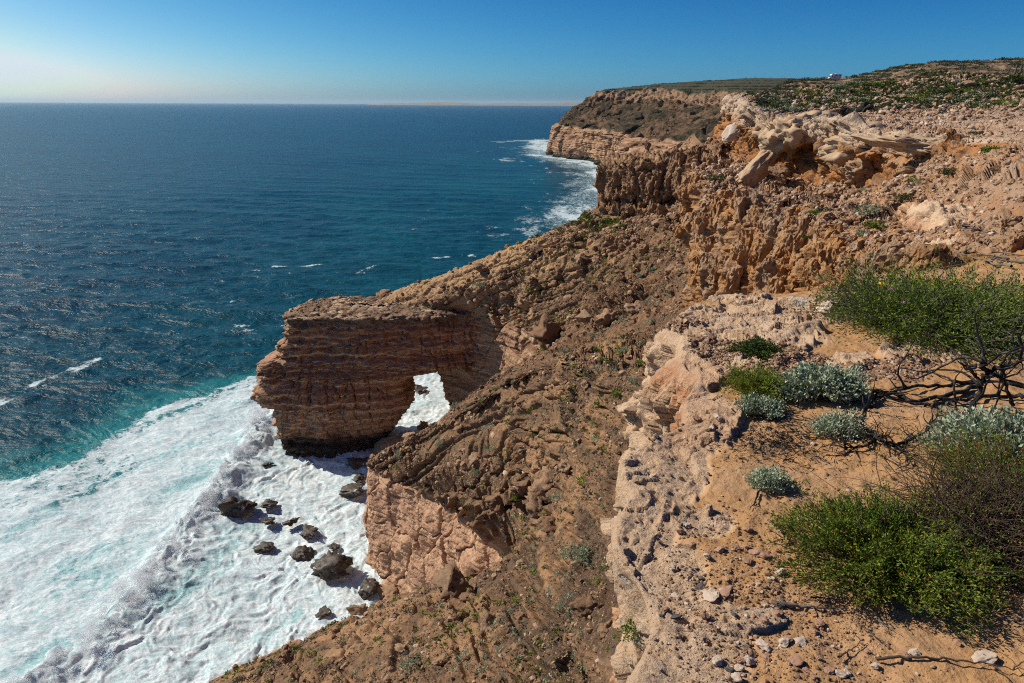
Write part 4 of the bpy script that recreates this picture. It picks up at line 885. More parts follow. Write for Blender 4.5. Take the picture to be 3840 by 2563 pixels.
columns('bluff_columns', 'bluff', (SURFS['bluff'][1][:, 2] > .6), 40, M_BLUFF, .3, .6, (0, 1), 54, .9)
# ------------------------------------------------ rubble and gravel: nobody could count it
m = NT('rubble_stone'); t = m.attr('tone'); sm = m.noise(9, 4, .7)
c = m.ramp(t, [(0, (.13, .08, .05)), (.35, (.25, .145, .08)), (.65, (.37, .235, .145)), (.9, (.46, .33, .23)), (1, (.56, .46, .37))])
m.col(m.mix(m.math('MULTIPLY', m.step(sm, .45, .65), .45), c, (.12, .075, .05))); m.rough(.95); M_RUB = m.m
_t = (1 + 5 ** .5) / 2
ICO = np.array([(-1, _t, 0), (1, _t, 0), (-1, -_t, 0), (1, -_t, 0), (0, -1, _t), (0, 1, _t), (0, -1, -_t), (0, 1, -_t), (_t, 0, -1), (_t, 0, 1), (-_t, 0, -1), (-_t, 0, 1)]) / 1.9
ICF = np.array([(0, 11, 5), (0, 5, 1), (0, 1, 7), (0, 7, 10), (0, 10, 11), (1, 5, 9), (5, 11, 4), (11, 10, 2), (10, 7, 6), (7, 1, 8), (3, 9, 4), (3, 4, 2), (3, 2, 6), (3, 6, 8), (3, 8, 9), (4, 9, 5), (2, 4, 11), (6, 2, 10), (8, 6, 7), (9, 8, 1)])
def rand_rot(n):
    q = RNG.normal(size=(n, 4)); q /= np.linalg.norm(q, axis=1)[:, None]; a, b, c, d = q.T
    return np.stack([np.stack([1 - 2 * (c * c + d * d), 2 * (b * c - a * d), 2 * (b * d + a * c)], -1), np.stack([2 * (b * c + a * d), 1 - 2 * (b * b + d * d), 2 * (c * d - a * b)], -1), np.stack([2 * (b * d - a * c), 2 * (c * d + a * b), 1 - 2 * (b * b + c * c)], -1)], 1)
def stones(name, P, N_, s, tone, mat, label=None):
    n = len(P); V = ICO[None] * (1 + RNG.uniform(-.28, .28, (n, 12, 1))) * RNG.uniform(.55, 1.1, (n, 1, 3)); V = np.einsum('nij,nkj->nki', rand_rot(n), V) * s[:, None, None]
    V[..., 2] *= .8; V += (P + N_ * s[:, None] * .25)[:, None]
    T = (ICF[None] + 12 * np.arange(n)[:, None, None]).reshape(-1, 3)
    o = mesh_np(name, V.reshape(-1, 3), None, mat, {'tone': np.repeat(tone, 12)}, False, T=T); return tag(o, label, kind='stuff')
def scatter(surf, n, mask, lo=.9, hi=4.0, al=.5, smax=.8, smin=.012):
    V_, N_, at_ = SURFS[surf]; w = np.clip(mask, 0, None) * VISS[surf]; c = np.cumsum(w); k = np.searchsorted(c, RNG.random(n) * c[-1]); k = np.clip(k, 0, len(V_) - 1)
    p = V_[k]; d = np.linalg.norm(p - CAM, axis=1) / 683
    s = np.clip(np.minimum(lo * (1 - RNG.random(n)) ** -al, hi) * d * .5, smin, smax); return p, N_[k], s, k
V_, N_, A_ = SURFS['coast_slope']
inv = ((V_ - CAM) @ fw > 0)
rp_ = sstep(-.15, .35, fbm(V_, 4, 4, .6, seed=320)); p, n_, s, k = scatter('coast_slope', 30000, A_['tal'] * (.07 + .9 * A_['out'] * (.3 + rp_) + .35 * rp_ * rp_) * (1 - .8 * A_['pale']) * inv * (1 + .5 * (V_[:, 1] < 48)), .9, 7, .5, .5)
stones('rubble', p, n_, s, np.clip(RNG.normal(.44, .24, len(p)) + .12 * (RNG.random(len(p)) < .1), 0, 1), M_RUB)
rr = boA; V_ = SURFS['limestone_cliff'][0]
p, n_, s, k = scatter('limestone_cliff', 24000, ((rr > 2.15) & (rr < 3.3)) * 1.0 + (rr > 6) * .9 + (rr > 4.6) * (rr < 6) * .1, 1.2, 6, .5, .5)
stones('rubble', p, n_, s, np.clip(RNG.normal(.72, .2, len(p)), 0, 1), M_RUB)
# gravel on the shelf
V_, N_, A_ = SURFS['ground']
topm = (N_[:, 2] > .45)
gm = np.zeros(len(V_))
for X_, Y_, rx_, ry_ in ((2760, 1330, 180, 55), (2640, 1300, 70, 50), (3080, 1440, 220, 40), (2950, 1380, 150, 50), (3350, 1420, 150, 40), (2780, 1430, 110, 25), (2560, 1225, 90, 25)):
    c_ = az(X_, Y_, 60); ex = abs(az(X_ + rx_, Y_, 60)[0] - c_[0]); ey = abs(az(X_, Y_ - ry_, 60)[1] - c_[1])
    gm = np.maximum(gm, sstep(1.1, .5, np.hypot((V_[:, 0] - c_[0] - (V_[:, 1] - c_[1]) * c_[0] / c_[1]) / ex, (V_[:, 1] - c_[1]) / ey) + fbm(V_, .4, 3, seed=230) * .4))
p, n_, s, k = scatter('ground', 9000, gm * topm, 1.6, 5.5, .4, .05)
stones('gravel', p, n_, s, np.clip(RNG.normal(.52, .25, len(p)), 0, 1), M_RUB)
band = sstep(.2, .9, -np.abs((V_[:, 0] - (.95 + .03 * V_[:, 1])) / .55) + 1.2) * sstep(3.2, 2.4, V_[:, 1])
p, n_, s, k = scatter('ground', 4200, (band + .06) * topm * sstep(4.8, 4.2, V_[:, 1]), 1.2, 4.5, .5, .02, .0015)
stones('gravel', p, n_, s, np.clip(RNG.normal(.5, .3, len(p)), 0, 1), M_RUB)
LOG('rubble')
# single stones on the sand
PB = {m_: [rock_mesh('stone', 3, 500 + 10 * i + k, mt, 1.2, 1, .7, 8, .2) for k in range(4)] for i, (m_, mt) in enumerate((('pale', M_PALE), ('pinkish', M_PINK), ('dark grey', M_GREY)))}
ST = [(3690, 2470, 66, 'pale', 'largest flat white stone on the sand in the right corner'), (2652, 2085, 26, 'pale', 'white egg shaped stone with a shadow on open sand'), (2838, 2078, 40, 'pinkish', 'left stone of a touching pair in front of the green shrub'), (2870, 2090, 38, 'pinkish', 'right stone of a touching pair in front of the green shrub'), (2720, 2228, 62, 'pinkish', 'knobbly pink stone beside a flatter slab on the shelf'), (2660, 2236, 64, 'pale', 'flat tan stone left of the knobbly pink one'), (2893, 2170, 24, 'pale', 'white pebble alone on sand left of the shrub foot'), (2843, 2195, 20, 'pale', 'small angular white chip near the lone pebble'), (2700, 2065, 34, 'pinkish', 'reddish stone above the white egg shaped stone'), (2640, 2312, 34, 'pinkish', 'rounded pink stone at the rock edge'), (2532, 2315, 36, 'dark grey', 'dark grey cobble on the very edge of the shelf'), (2520, 2130, 26, 'pale', 'small white stone in a dip of the rock edge'), (3050, 2370, 26, 'pinkish', 'lone round stone below the long stick'), (2862, 2422, 44, 'pale', 'pale chunk among the gravel at the bottom'), (3000, 2408, 40, 'pale', 'flat pale stone right of the pale chunk'), (2950, 2400, 30, 'pinkish', 'pink stone between the pale chunk and the flat one'), (2980, 2482, 42, 'pinkish', 'brown flat stone near the bottom gravel'), (3590, 2414, 20, 'pinkish', 'small brown pebble left of the white corner stone'), (3428, 2448, 30, 'pale', 'tan stone by the thin branch at the bottom'), (3395, 2460, 24, 'pinkish', 'brown pebble left of the tan stone by the branch'), (2810, 2482, 40, 'pale', 'whitish gravel lump near the lower edge'), (2690, 2480, 36, 'pale', 'cream stone at the rock margin near the bottom'), (2765, 2545, 34, 'pale', 'cream stone cut by the lower picture edge'), (3105, 2518, 30, 'pinkish', 'brown stone on sand near the lower edge'), (3180, 2525, 24, 'pale', 'whitish pebble on sand near the lower edge'), (2695, 1568, 30, 'pale', 'grey cubic stone alone at the sand margin of the upper shelf'), (2572, 1645, 14, 'pale', 'tiny white pebble on the shelf sand'), (3110, 1165, 80, 'pale', 'smooth pale rock at the left end of the flowering shrub'), (2760, 2055, 26, 'pinkish', 'brown stone right of the reddish stone on the sand'), (2800, 2050, 22, 'pinkish', 'small brown stone next to the touching pair'), (2870, 2270, 20, 'pale', 'small pale pebble under the shrub foot'), (3280, 2500, 22, 'pale', 'pale pebble beside the forked twig')]
for X, Y, wpx, kd, lab in ST:
    p, n_, sname = spot(X, Y); s = wpx / 3.75 * px_at(p) * .52; me = random.choice(PB[kd])
    put(me, 'stone', p, s * np.array([1, 1, .55 if 'flat' in lab else .9]), None, .26, lab, 'stone', 'single stones on the sandy shelf')
sp_ = 0
for k in vis_idx[RNG.integers(0, len(vis_idx), 9000)]:
    if sp_ >= 44: break
    if AS[k] != gi or AV[k][1] > 4.2 or AN[k][2] < .6 or band[k - off['ground']] < .25 and RNG.random() < .9: continue
    s = min(5 * (1 - RNG.random()) ** -.5, 9) * px_at(AV[k]) * .5; sp_ += 1; kd = ('pale', 'pinkish', 'pinkish', 'pale', 'pinkish', 'pinkish', 'dark grey')[RNG.integers(0, 7)]
    put(random.choice(PB[kd]), 'stone', AV[k], s, None, .16, f'{kd} pebble among many others strewn along the shelf edge', 'stone', f'{kd} pebbles strewn along the shelf edge')
LOG('stones')

# ------------------------------------------------ plants
def leaf_mat(name, stops, rough=.6, trans=.25, var=.0):
    m = NT(name); t = m.attr('tone'); c = m.ramp(t, stops); m.col(c); m.rough(rough); m.b.inputs['Specular IOR Level'].default_value = .25
    tr = m.n('ShaderNodeBsdfTranslucent', {'Color': c}); mx = m.n('ShaderNodeMixShader', {0: trans}); m.t.links.new(m.b.outputs[0], mx.inputs[1]); m.t.links.new(tr.outputs[0], mx.inputs[2]); m.t.links.new(mx.outputs[0], m.o.inputs[0])
    return m.m
ML_GREEN = leaf_mat('green_leaf', [(0, (.03, .06, .006)), (.45, (.11, .17, .016)), (.85, (.25, .31, .035)), (1, (.34, .14, .035))])
ML_DARK = leaf_mat('dark_green_leaf', [(0, (.018, .038, .006)), (.6, (.05, .088, .014)), (1, (.11, .15, .03))])
ML_MAT = leaf_mat('mat_leaf', [(0, (.025, .05, .006)), (.5, (.09, .15, .014)), (1, (.22, .28, .035))])
ML_SILV = leaf_mat('silver_leaf', [(0, (.12, .17, .10)), (.5, (.31, .37, .24)), (1, (.58, .62, .46))], .7, .2)
ML_GREY = leaf_mat('grey_leaf', [(0, (.055, .052, .046)), (.5, (.12, .115, .10)), (1, (.20, .20, .17))], .8, .1)
ML_OLIVE = leaf_mat('olive_leaf', [(0, (.03, .04, .012)), (.5, (.075, .09, .025)), (1, (.16, .16, .05))], .7, .2)
ML_SCRUB = leaf_mat('brown_scrub', [(0, (.02, .02, .010)), (.5, (.045, .04, .02)), (1, (.09, .075, .04))])
ML_YEL = leaf_mat('yellow_petal', [(0, (.75, .50, .01)), (1, (.85, .62, .03))], .6, .3)
ML_PINK = leaf_mat('pink_petal', [(0, (.55, .12, .45)), (1, (.65, .25, .55))], .6, .3)
m = NT('grey_twig'); m.col(m.mix(m.noise(30, 4), (.10, .085, .075), (.24, .21, .185))); m.rough(.9); M_TWIG = m.m
m = NT('charred_wood'); m.col(m.mix(m.step(m.noise(14, 5, .7), .50, .66), (.012, .011, .011), (.10, .09, .08))); m.rough(.75); m.bump(m.noise(60, 4), .5, .01); M_CHAR = m.m
m = NT('brown_twig'); m.col(m.mix(m.noise(30, 4), (.055, .036, .026), (.13, .085, .06))); m.rough(.9); M_BTWIG = m.m
def tubes(lines, r0, r1, sides=5):
    """tapered tubes along polylines -> V, Q"""
    Vs, Qs = [], []; b = 0
    for ln, ra, rb in zip(lines, r0, r1):
        L = np.asarray(ln, float); n = len(L); t = np.gradient(L, axis=0); t /= np.linalg.norm(t, axis=1)[:, None] + 1e-9
        a = np.cross(t, [.31, .17, .93]); a /= np.linalg.norm(a, axis=1)[:, None] + 1e-9; c = np.cross(t, a); rr_ = np.linspace(ra, rb, n)[:, None]
        ang = np.arange(sides) / sides * 6.2832
        V = L[:, None] + rr_[:, None] * (a[:, None] * np.cos(ang)[None, :, None] + c[:, None] * np.sin(ang)[None, :, None])
        Vs.append(V.reshape(-1, 3)); Qs.append(grid_faces(n, sides, True) + b); b += n * sides
    return np.concatenate(Vs), np.concatenate(Qs)
def leaves(P, D, ln, wd, up_=None, fold=.25):
    """pointed leaf of two triangles pairs: base, sides, tip"""
    n = len(P); D = D / (np.linalg.norm(D, axis=1)[:, None] + 1e-9); rv = RNG.normal(size=(n, 3)); S = np.cross(D, rv); S /= np.linalg.norm(S, axis=1)[:, None] + 1e-9; Nn = np.cross(S, D)
    ln = np.broadcast_to(ln, n)[:, None]; wd = np.broadcast_to(wd, n)[:, None]
    mid = P + D * ln * .55
    V = np.stack([P, mid + S * wd * .5 + Nn * wd * fold, P + D * ln, mid - S * wd * .5 + Nn * wd * fold], 1)
    return V.reshape(-1, 3), np.arange(4 * n).reshape(-1, 4)
def walk(p, d, n, step, wob, grav=0, RG=None):
    L = [np.array(p, float)]; d = np.array(d, float)
    for k in range(n):
        d = d + RNG.normal(size=3) * wob + v3(0, 0, grav); d /= np.linalg.norm(d); L.append(L[-1] + d * step)
    return np.array(L)
def thing(name, loc, label, cat, group=None):
    o = bpy.data.objects.new(name, None); COL.objects.link(o); o.location = loc; o.empty_display_size = .1; return tag(o, label, cat, group)
def local(V, loc): return np.asarray(V) - np.asarray(loc)
def bush(name, X, Y, rx, ry, hgt, label, lm, nst, per, ln, wd, twig=M_TWIG, n_tw=None, seed=1, spread=1.0, tone=(.5, .25), tip=.35, cluster=.02, cat='shrub', group=None, twigr=.004, ground=None, lift=.0, inner=.0, tangle=0):
    """shrub rooted at a photo pixel: stems to an uneven dome, leaves along the outer shoots"""
    global RNG
    RNG = np.random.default_rng(seed)
    c, n_, s_ = spot(X, Y); c = np.array(c) if ground is None else np.array(ground); c[2] -= .02
    t = thing(name, c, label, cat, group)
    a = RNG.random(nst) * 6.283; r = RNG.random(nst) ** .5
    tipx = np.cos(a) * r * rx; tipy = np.sin(a) * r * ry
    ed = 1 + .45 * fbm(np.stack([np.cos(a) * 1.5, np.sin(a) * 1.5, np.full(nst, seed * 3.)], 1), 1, 2)
    dome = np.sqrt(np.clip(1 - (r * .96) ** 2, 0, 1)) ** .8
    hz = hgt * (dome * (.72 + .35 * fbm(np.stack([tipx, tipy, 0 * r], 1) + seed, max(rx, ry) * .35, 2)) + .10) * RNG.uniform(1 - inner - .12, 1, nst)
    lng = 1 + (RNG.random(nst) < .09) * RNG.uniform(.1, .35, nst); tips = np.stack([tipx * ed * lng, tipy * ed * lng, np.maximum(hz * lng, .02)], 1); root = np.stack([tipx * .25, tipy * .25, 0 * r], 1) + RNG.normal(size=(nst, 3)) * [rx * .06, ry * .06, 0]
    lines = []; LP, LD = [], []
    for q in range(nst):
        md = root[q] * .45 + tips[q] * .55 + v3(0, 0, hgt * .10) + RNG.normal(size=3) * rx * .05
        tt = np.linspace(0, 1, 7)[:, None]; L = root[q] * (1 - tt) ** 2 + 2 * md * tt * (1 - tt) + tips[q] * tt ** 2; lines.append(L)
        if tangle:
            L = walk(root[q] + (tips[q] - root[q]) * RNG.uniform(.1, .6), (tips[q] - root[q]) * [1, 1, .7] + RNG.normal(size=3) * hgt * [.9, .9, .35], 6, np.linalg.norm(tips[q] - root[q]) * .14 + .02, tangle, .0); L[:, 2] = np.maximum(L[:, 2], .01); lines[-1] = L
        u = 1 - RNG.random(per) * tip; kk = u * 6; i0 = np.minimum(kk.astype(int), 5); f = (kk - i0)[:, None]
        pp = L[i0] * (1 - f) + L[i0 + 1] * f; dd = (L[i0 + 1] - L[i0]); dd /= np.linalg.norm(dd, axis=1)[:, None] + 1e-9
        LP.append(pp + RNG.normal(size=(per, 3)) * cluster); LD.append(dd + RNG.normal(size=(per, 3)) * .75 + v3(0, 0, .35))
    if n_tw is None: n_tw = nst
    pick = RNG.permutation(nst)[:n_tw]
    if n_tw:
        V, Q = tubes([lines[i] for i in pick], [twigr] * n_tw, [twigr * .35] * n_tw, 4); mesh_np('twigs', V, Q, twig, parent=t)['kind'] = 'stuff'
    if per:
        P = np.concatenate(LP); D = np.concatenate(LD); n = len(P)
        keep = P[:, 2] > -.01; P, D = P[keep], D[keep]; n = len(P)
        V, Q = leaves(P, D, ln * RNG.uniform(.6, 1.15, n), wd * RNG.uniform(.7, 1.2, n))
        tn = np.clip(RNG.normal(tone[0], tone[1], n) + .25 * fbm(P + seed, max(rx, ry) * .3, 2), 0, 1)
        mesh_np('foliage', V, Q, lm, {'tone': np.repeat(tn, 4)}, False, parent=t)['kind'] = 'stuff'
    return t, lines
# near shrubs
g, _ = bush('green_shrub', 3310, 2130, .46, .46, .34, 'bright green small leaved shrub spreading over sand in the lower right', ML_GREEN, 1000, 30, .018, .007, M_BTWIG, 600, 3, tone=(.5, .22), tip=.38, cluster=.010, twigr=.003, inner=.35)
g2, _ = bush('dry_shrub', 3740, 2000, .48, .55, .40, 'dry tangle of dark twigs behind the bright green shrub', ML_GREEN, 1500, 5, .014, .006, M_BTWIG, 1500, 4, tone=(.5, .3), tip=.4, cluster=.012, twigr=.0024, inner=.6, tangle=.42)
bush('green_shrub', 3770, 1830, .40, .34, .34, 'reddish green shrub leaning over the dry twigs at the right edge', ML_GREEN, 520, 26, .016, .006, M_BTWIG, 220, 5, tone=(.62, .3), tip=.35, cluster=.010, twigr=.003, inner=.4)
bush('silver_shrub', 3760, 1725, .45, .32, .30, 'large silver green shrub with round leaves at the right edge', ML_SILV, 420, 24, .036, .021, M_TWIG, 300, 6, tone=(.5, .25), tip=.5, cluster=.018, twigr=.004, inner=.45)
bush('green_shrub', 2840, 1478, .26, .26, .24, 'yellow green shrub growing against the left of a silver one', ML_GREEN, 320, 24, .020, .007, M_BTWIG, 120, 7, tone=(.62, .2), tip=.5, cluster=.012, twigr=.003, inner=.3)
bush('silver_shrub', 3080, 1478, .29, .22, .25, 'silver leaved shrub right of the yellow green one on the shelf', ML_SILV, 260, 24, .033, .019, M_TWIG, 160, 8, tone=(.5, .25), tip=.5, cluster=.016, twigr=.003, inner=.4)
bush('silver_shrub', 2850, 1545, .15, .13, .15, 'small silver tuft in front of the yellow green shrub', ML_SILV, 130, 22, .022, .012, M_TWIG, 60, 9, tone=(.45, .25), tip=.5, cluster=.012, twigr=.002, inner=.3)
bush('silver_shrub', 3145, 1625, .16, .14, .17, 'sparse silver shrub in front of the charred branches', ML_SILV, 130, 20, .022, .012, M_TWIG, 110, 10, tone=(.55, .25), tip=.6, cluster=.016, twigr=.0025, inner=.4)
bush('silver_shrub', 2880, 1822, .115, .10, .13, 'small pale silver shrub alone on the sand', ML_SILV, 150, 22, .017, .009, M_TWIG, 70, 11, tone=(.6, .25), tip=.55, cluster=.010, twigr=.002, inner=.3)
bush('green_shrub', 2832, 1322, .24, .16, .12, 'little dark green cushion in the gravel of the upper shelf', ML_DARK, 110, 22, .026, .012, M_BTWIG, 40, 12, tone=(.55, .25), tip=.6, cluster=.016, twigr=.002, inner=.3)
mat_, ml = bush('flowering_shrub', 3550, 1195, 1.0, .80, .21, 'wide dark green flowering mat on the far side of the shelf', ML_MAT, 2300, 22, .032, .013, M_TWIG, 1500, 13, tone=(.55, .32), tip=.6, cluster=.018, twigr=.0035, inner=.5, tangle=.16)
def flower(parent, name, p, r, mt, n=9):
    a = np.arange(n) / n * 6.283; P = np.repeat([p], n, 0); D = np.stack([np.cos(a), np.sin(a), 0 * a + .25], 1)
    V, Q = leaves(P, D, r, r * .5, fold=0); return mesh_np(name, V, Q, mt, {'tone': RNG.random(4 * n)}, False, parent=parent)
for X, Y, nm, mt, r in ((3290, 1128, 'yellow_flower', ML_YEL, .05), (3440, 1088, 'yellow_flower', ML_YEL, .055), (3510, 1052, 'yellow_flower', ML_YEL, .04), (3565, 1080, 'yellow_flower', ML_YEL, .045), (3590, 1084, 'yellow_flower', ML_YEL, .045), (3645, 1053, 'yellow_flower', ML_YEL, .04), (3480, 1145, 'yellow_flower', ML_YEL, .035), (3535, 1074, 'pink_flower', ML_PINK, .03), (3615, 1107, 'pink_flower', ML_PINK, .03), (3705, 1082, 'pink_flower', ML_PINK, .03), (3325, 1163, 'pink_flower', ML_PINK, .028), (3370, 1235, 'pink_flower', ML_PINK, .03), (3800, 1122, 'pink_flower', ML_PINK, .03), (3612, 1118, 'pink_flower', ML_PINK, .025)):
    d = ray(X, Y); y = 6.55 - (Y - 1100) * .006; p = CAM + d * (y / d[1]); lo = np.array(mat_.location); q = (p - lo) / [1.3, 1.0, 1]
    hgt = .23 * math.sqrt(max(.05, 1 - q[0] ** 2 - q[1] ** 2)) + .05; p[2] = lo[2] + hgt
    flower(mat_, nm, p - lo, r, mt)
bush('dry_shrub', 3545, 985, .30, .22, .16, 'dry brown shrub at the back of the flowering mat', ML_GREY, 160, 12, .02, .008, M_TWIG, 160, 14, twigr=.003, inner=.4)
LOG('near shrubs')
# charred branches
def branchy(name, seeds, label, mat, cat='dead branch', r=.018, kids=9, group=None, ground=True):
    t = thing(name, spot(*seeds[0][0])[0], label, cat, group); lo = np.array(t.location)
    for pts in seeds:
        L = []
        for i, (X, Y, *h) in enumerate(pts):
            q = np.array(spot(X, Y)[0]) if not h else (CAM + ray(X, Y) * (h[0] / ray(X, Y)[1])); q[2] += .015 if not h else 0; L.append(q)
        L = np.array(L); n = len(L); sub = [6] * (n - 1); L = cr_axis0(L, sub, .9) + RNG.normal(size=(6 * (n - 1) + 1, 3)) * r * .45
        lines = [L]; r0 = [r]; r1 = [r * .25]
        for k in range(kids):
            i = RNG.integers(len(L) // 5, len(L) - 1); d = L[min(i + 1, len(L) - 1)] - L[i]; d /= np.linalg.norm(d) + 1e-9
            w_k = walk(L[i], d + RNG.normal(size=3) * .8 + v3(0, 0, .2), RNG.integers(5, 11), r * 2.6, .28, -.03); w_k[:, 2] = np.maximum(w_k[:, 2], lo[2] - .02); lines.append(w_k); r0.append(r * .5); r1.append(r * .14)
        V, Q = tubes(lines, r0, r1, 6); mesh_np('branch', local(V, lo), Q, mat, parent=t)
    return t
branchy('dead_branch', [[(3830, 1450), (3640, 1440), (3480, 1455), (3360, 1470), (3270, 1478), (3150, 1500)], [(3660, 1455), (3520, 1500), (3420, 1510), (3330, 1480), (3260, 1530), (3210, 1600)], [(3840, 1500), (3740, 1490), (3600, 1510), (3480, 1525), (3300, 1500)]], 'long charred branches sprawling over the sand toward the silver shrubs', M_CHAR, r=.017, kids=9)
yb_ = spot(3660, 1560)[0][1]
branchy('dead_branch', [[(3640, 1560), (3655, 1500, yb_), (3680, 1445, yb_), (3650, 1400, yb_ + .02), (3610, 1362, yb_)], [(3670, 1450, yb_), (3720, 1385, yb_), (3770, 1372, yb_), (3840, 1350, yb_ - .02)], [(3700, 1395, yb_), (3690, 1350, yb_)]], 'upright forked charred branch standing above the sprawling ones', M_CHAR, r=.021, kids=4)
yb2 = spot(3790, 1520)[0][1]
branchy('dead_branch', [[(3800, 1530), (3770, 1450, yb2), (3755, 1390, yb2), (3775, 1310, yb2)], [(3760, 1400, yb2), (3800, 1330, yb2), (3838, 1290, yb2)], [(3770, 1440, yb2), (3740, 1410, yb2), (3700, 1420, yb2)]], 'thin upright charred branch at the right edge', M_CHAR, r=.013, kids=5)
branchy('dead_branch', [[(3220, 1590), (3290, 1650), (3390, 1700), (3420, 1745)], [(3300, 1640), (3240, 1680), (3150, 1690)], [(3350, 1680), (3450, 1640), (3500, 1600)]], 'tangle of fine dark twigs around the sparse silver shrub', M_CHAR, r=.009, kids=26)
branchy('dead_branch', [[(3790, 1005), (3700, 985), (3640, 965), (3580, 950)], [(3840, 990), (3760, 975), (3700, 960)]], 'grey fallen branches behind the flowering mat', M_TWIG, r=.02, kids=8)
branchy('stick', [[(2830, 1570), (2950, 1575), (3050, 1590), (3150, 1580)]], 'thin dark stick curving over the sand below the silver tuft', M_CHAR, 'stick', r=.006, kids=2)
for pts, lab, mt, r in (([(2925, 2268), (3000, 2285), (3090, 2293), (3170, 2292)], 'long grey weathered stick on the sand below the green shrub', M_TWIG, .0085), ([(3180, 2225), (3260, 2245), (3350, 2255), (3450, 2262)], 'dark stick poking out from under the green shrub', M_CHAR, .007), ([(3290, 2190), (3330, 2235), (3380, 2265), (3460, 2290)], 'forked branch running down from the green shrub foot', M_BTWIG, .011), ([(3035, 2250), (3090, 2255), (3130, 2262)], 'short dark twig above the long grey stick', M_CHAR, .005), ([(3285, 2485), (3420, 2475), (3560, 2487), (3700, 2505), (3840, 2525)], 'long thin branch lying along the bottom right corner', M_BTWIG, .006), ([(2845, 1855), (2830, 1890), (2810, 1925)], 'small charred stick alone on the open sand', M_CHAR, .006), ([(3140, 2478), (3190, 2448), (3235, 2410)], 'thin twig slanting on the sand near the bottom', M_BTWIG, .004), ([(2925, 1990), (2940, 2030), (2930, 2045)], 'charred twig by the left side of the green shrub', M_CHAR, .006), ([(3235, 2360), (3280, 2400), (3320, 2430), (3345, 2450)], 'fine curved root on the sand below the green shrub', M_BTWIG, .003), ([(3270, 2305), (3310, 2350), (3380, 2390)], 'pale bent straw under the green shrub', M_TWIG, .0025)):
    branchy('stick', [pts], lab, mt, 'stick', r=r, kids=2, group='sticks on the sand')
# dead leaf litter
P = []; 
for k in range(1500):
    X = RNG.normal(2920, 110); Y = RNG.normal(1660, 42)
    if k % 3 == 0: X = RNG.uniform(2900, 3450); Y = RNG.uniform(1560, 1790)
    P.append(az(X, Y, 60.02))
P = np.array(P); zg = np.array([spot(*[float(q) for q in (a, b)])[0][2] for a, b in zip(project(P)[0] * 3.75, project(P)[1] * 2563 / 683)]); P[:, 2] = zg + .004
D = RNG.normal(size=(len(P), 3)) * [1, 1, .15]; V, Q = leaves(P, D, RNG.uniform(.02, .07, len(P)), .006, fold=.3)
tag(mesh_np('leaf_litter', V, Q, M_CHAR, None, False), kind='stuff')
LOG('branches')

# ------------------------------------------------ shrubs on the slopes and plateau
def cushion(seed, lm, n, ln, wd, flat=.55, tone=(.5, .25), fl=0):
    """a far shrub of unit radius: many small leaf faces on lumps"""
    r_ = np.random.default_rng(seed); nb_ = 7; C = r_.normal(size=(nb_, 3)) * [.42, .42, .12] + [0, 0, .25]; rad = r_.uniform(.3, .55, nb_)
    k = r_.integers(0, nb_, n); d = r_.normal(size=(n, 3)); d /= np.linalg.norm(d, axis=1)[:, None]; P = C[k] + d * (rad[k] * r_.uniform(.6, 1.05, n))[:, None]; P[:, 2] = np.abs(P[:, 2]) * flat * 1.3
    V, Q = leaves(P, d + r_.normal(size=(n, 3)) * .6 + [0, 0, .3], ln * r_.uniform(.6, 1.3, n), wd * r_.uniform(.6, 1.3, n))
    tn = np.clip(r_.normal(tone[0], tone[1], n) + (P[:, 2] - .3) * .3, 0, 1)
    o = mesh_np('shrub', V, Q, lm, {'tone': np.repeat(tn, 4)}, False); me = o.data; bpy.data.objects.remove(o); return me
KIND = {'grey green': [cushion(700 + k, ML_SILV, 420, .20, .11, .7, (.3, .22)) for k in range(3)],
        'bright green': [cushion(710 + k, ML_GREEN, 460, .20, .11, .5, (.45, .22)) for k in range(4)],
        'dry grey': [cushion(720 + k, ML_GREY, 420, .22, .07, .6, (.4, .25)) for k in range(4)],
        'dark green': [cushion(730 + k, ML_DARK, 520, .17, .10, .55, (.5, .25)) for k in range(5)],
        'olive': [cushion(740 + k, ML_OLIVE, 480, .18, .09, .5, (.5, .25)) for k in range(4)]}
def plant(kind, p, s, label, group, cat='shrub', hz=1.0):
    o = bpy.data.objects.new('shrub', random.choice(KIND[kind])); COL.objects.link(o); o.location = Vector(p) - Vector((0, 0, .06 * s)); o.scale = (s * random.uniform(.85, 1.25), s * random.uniform(.85, 1.2), s * random.uniform(.75, 1.15) * hz); o.rotation_euler = (0, 0, random.uniform(0, 6.28)); return tag(o, label, cat, group)
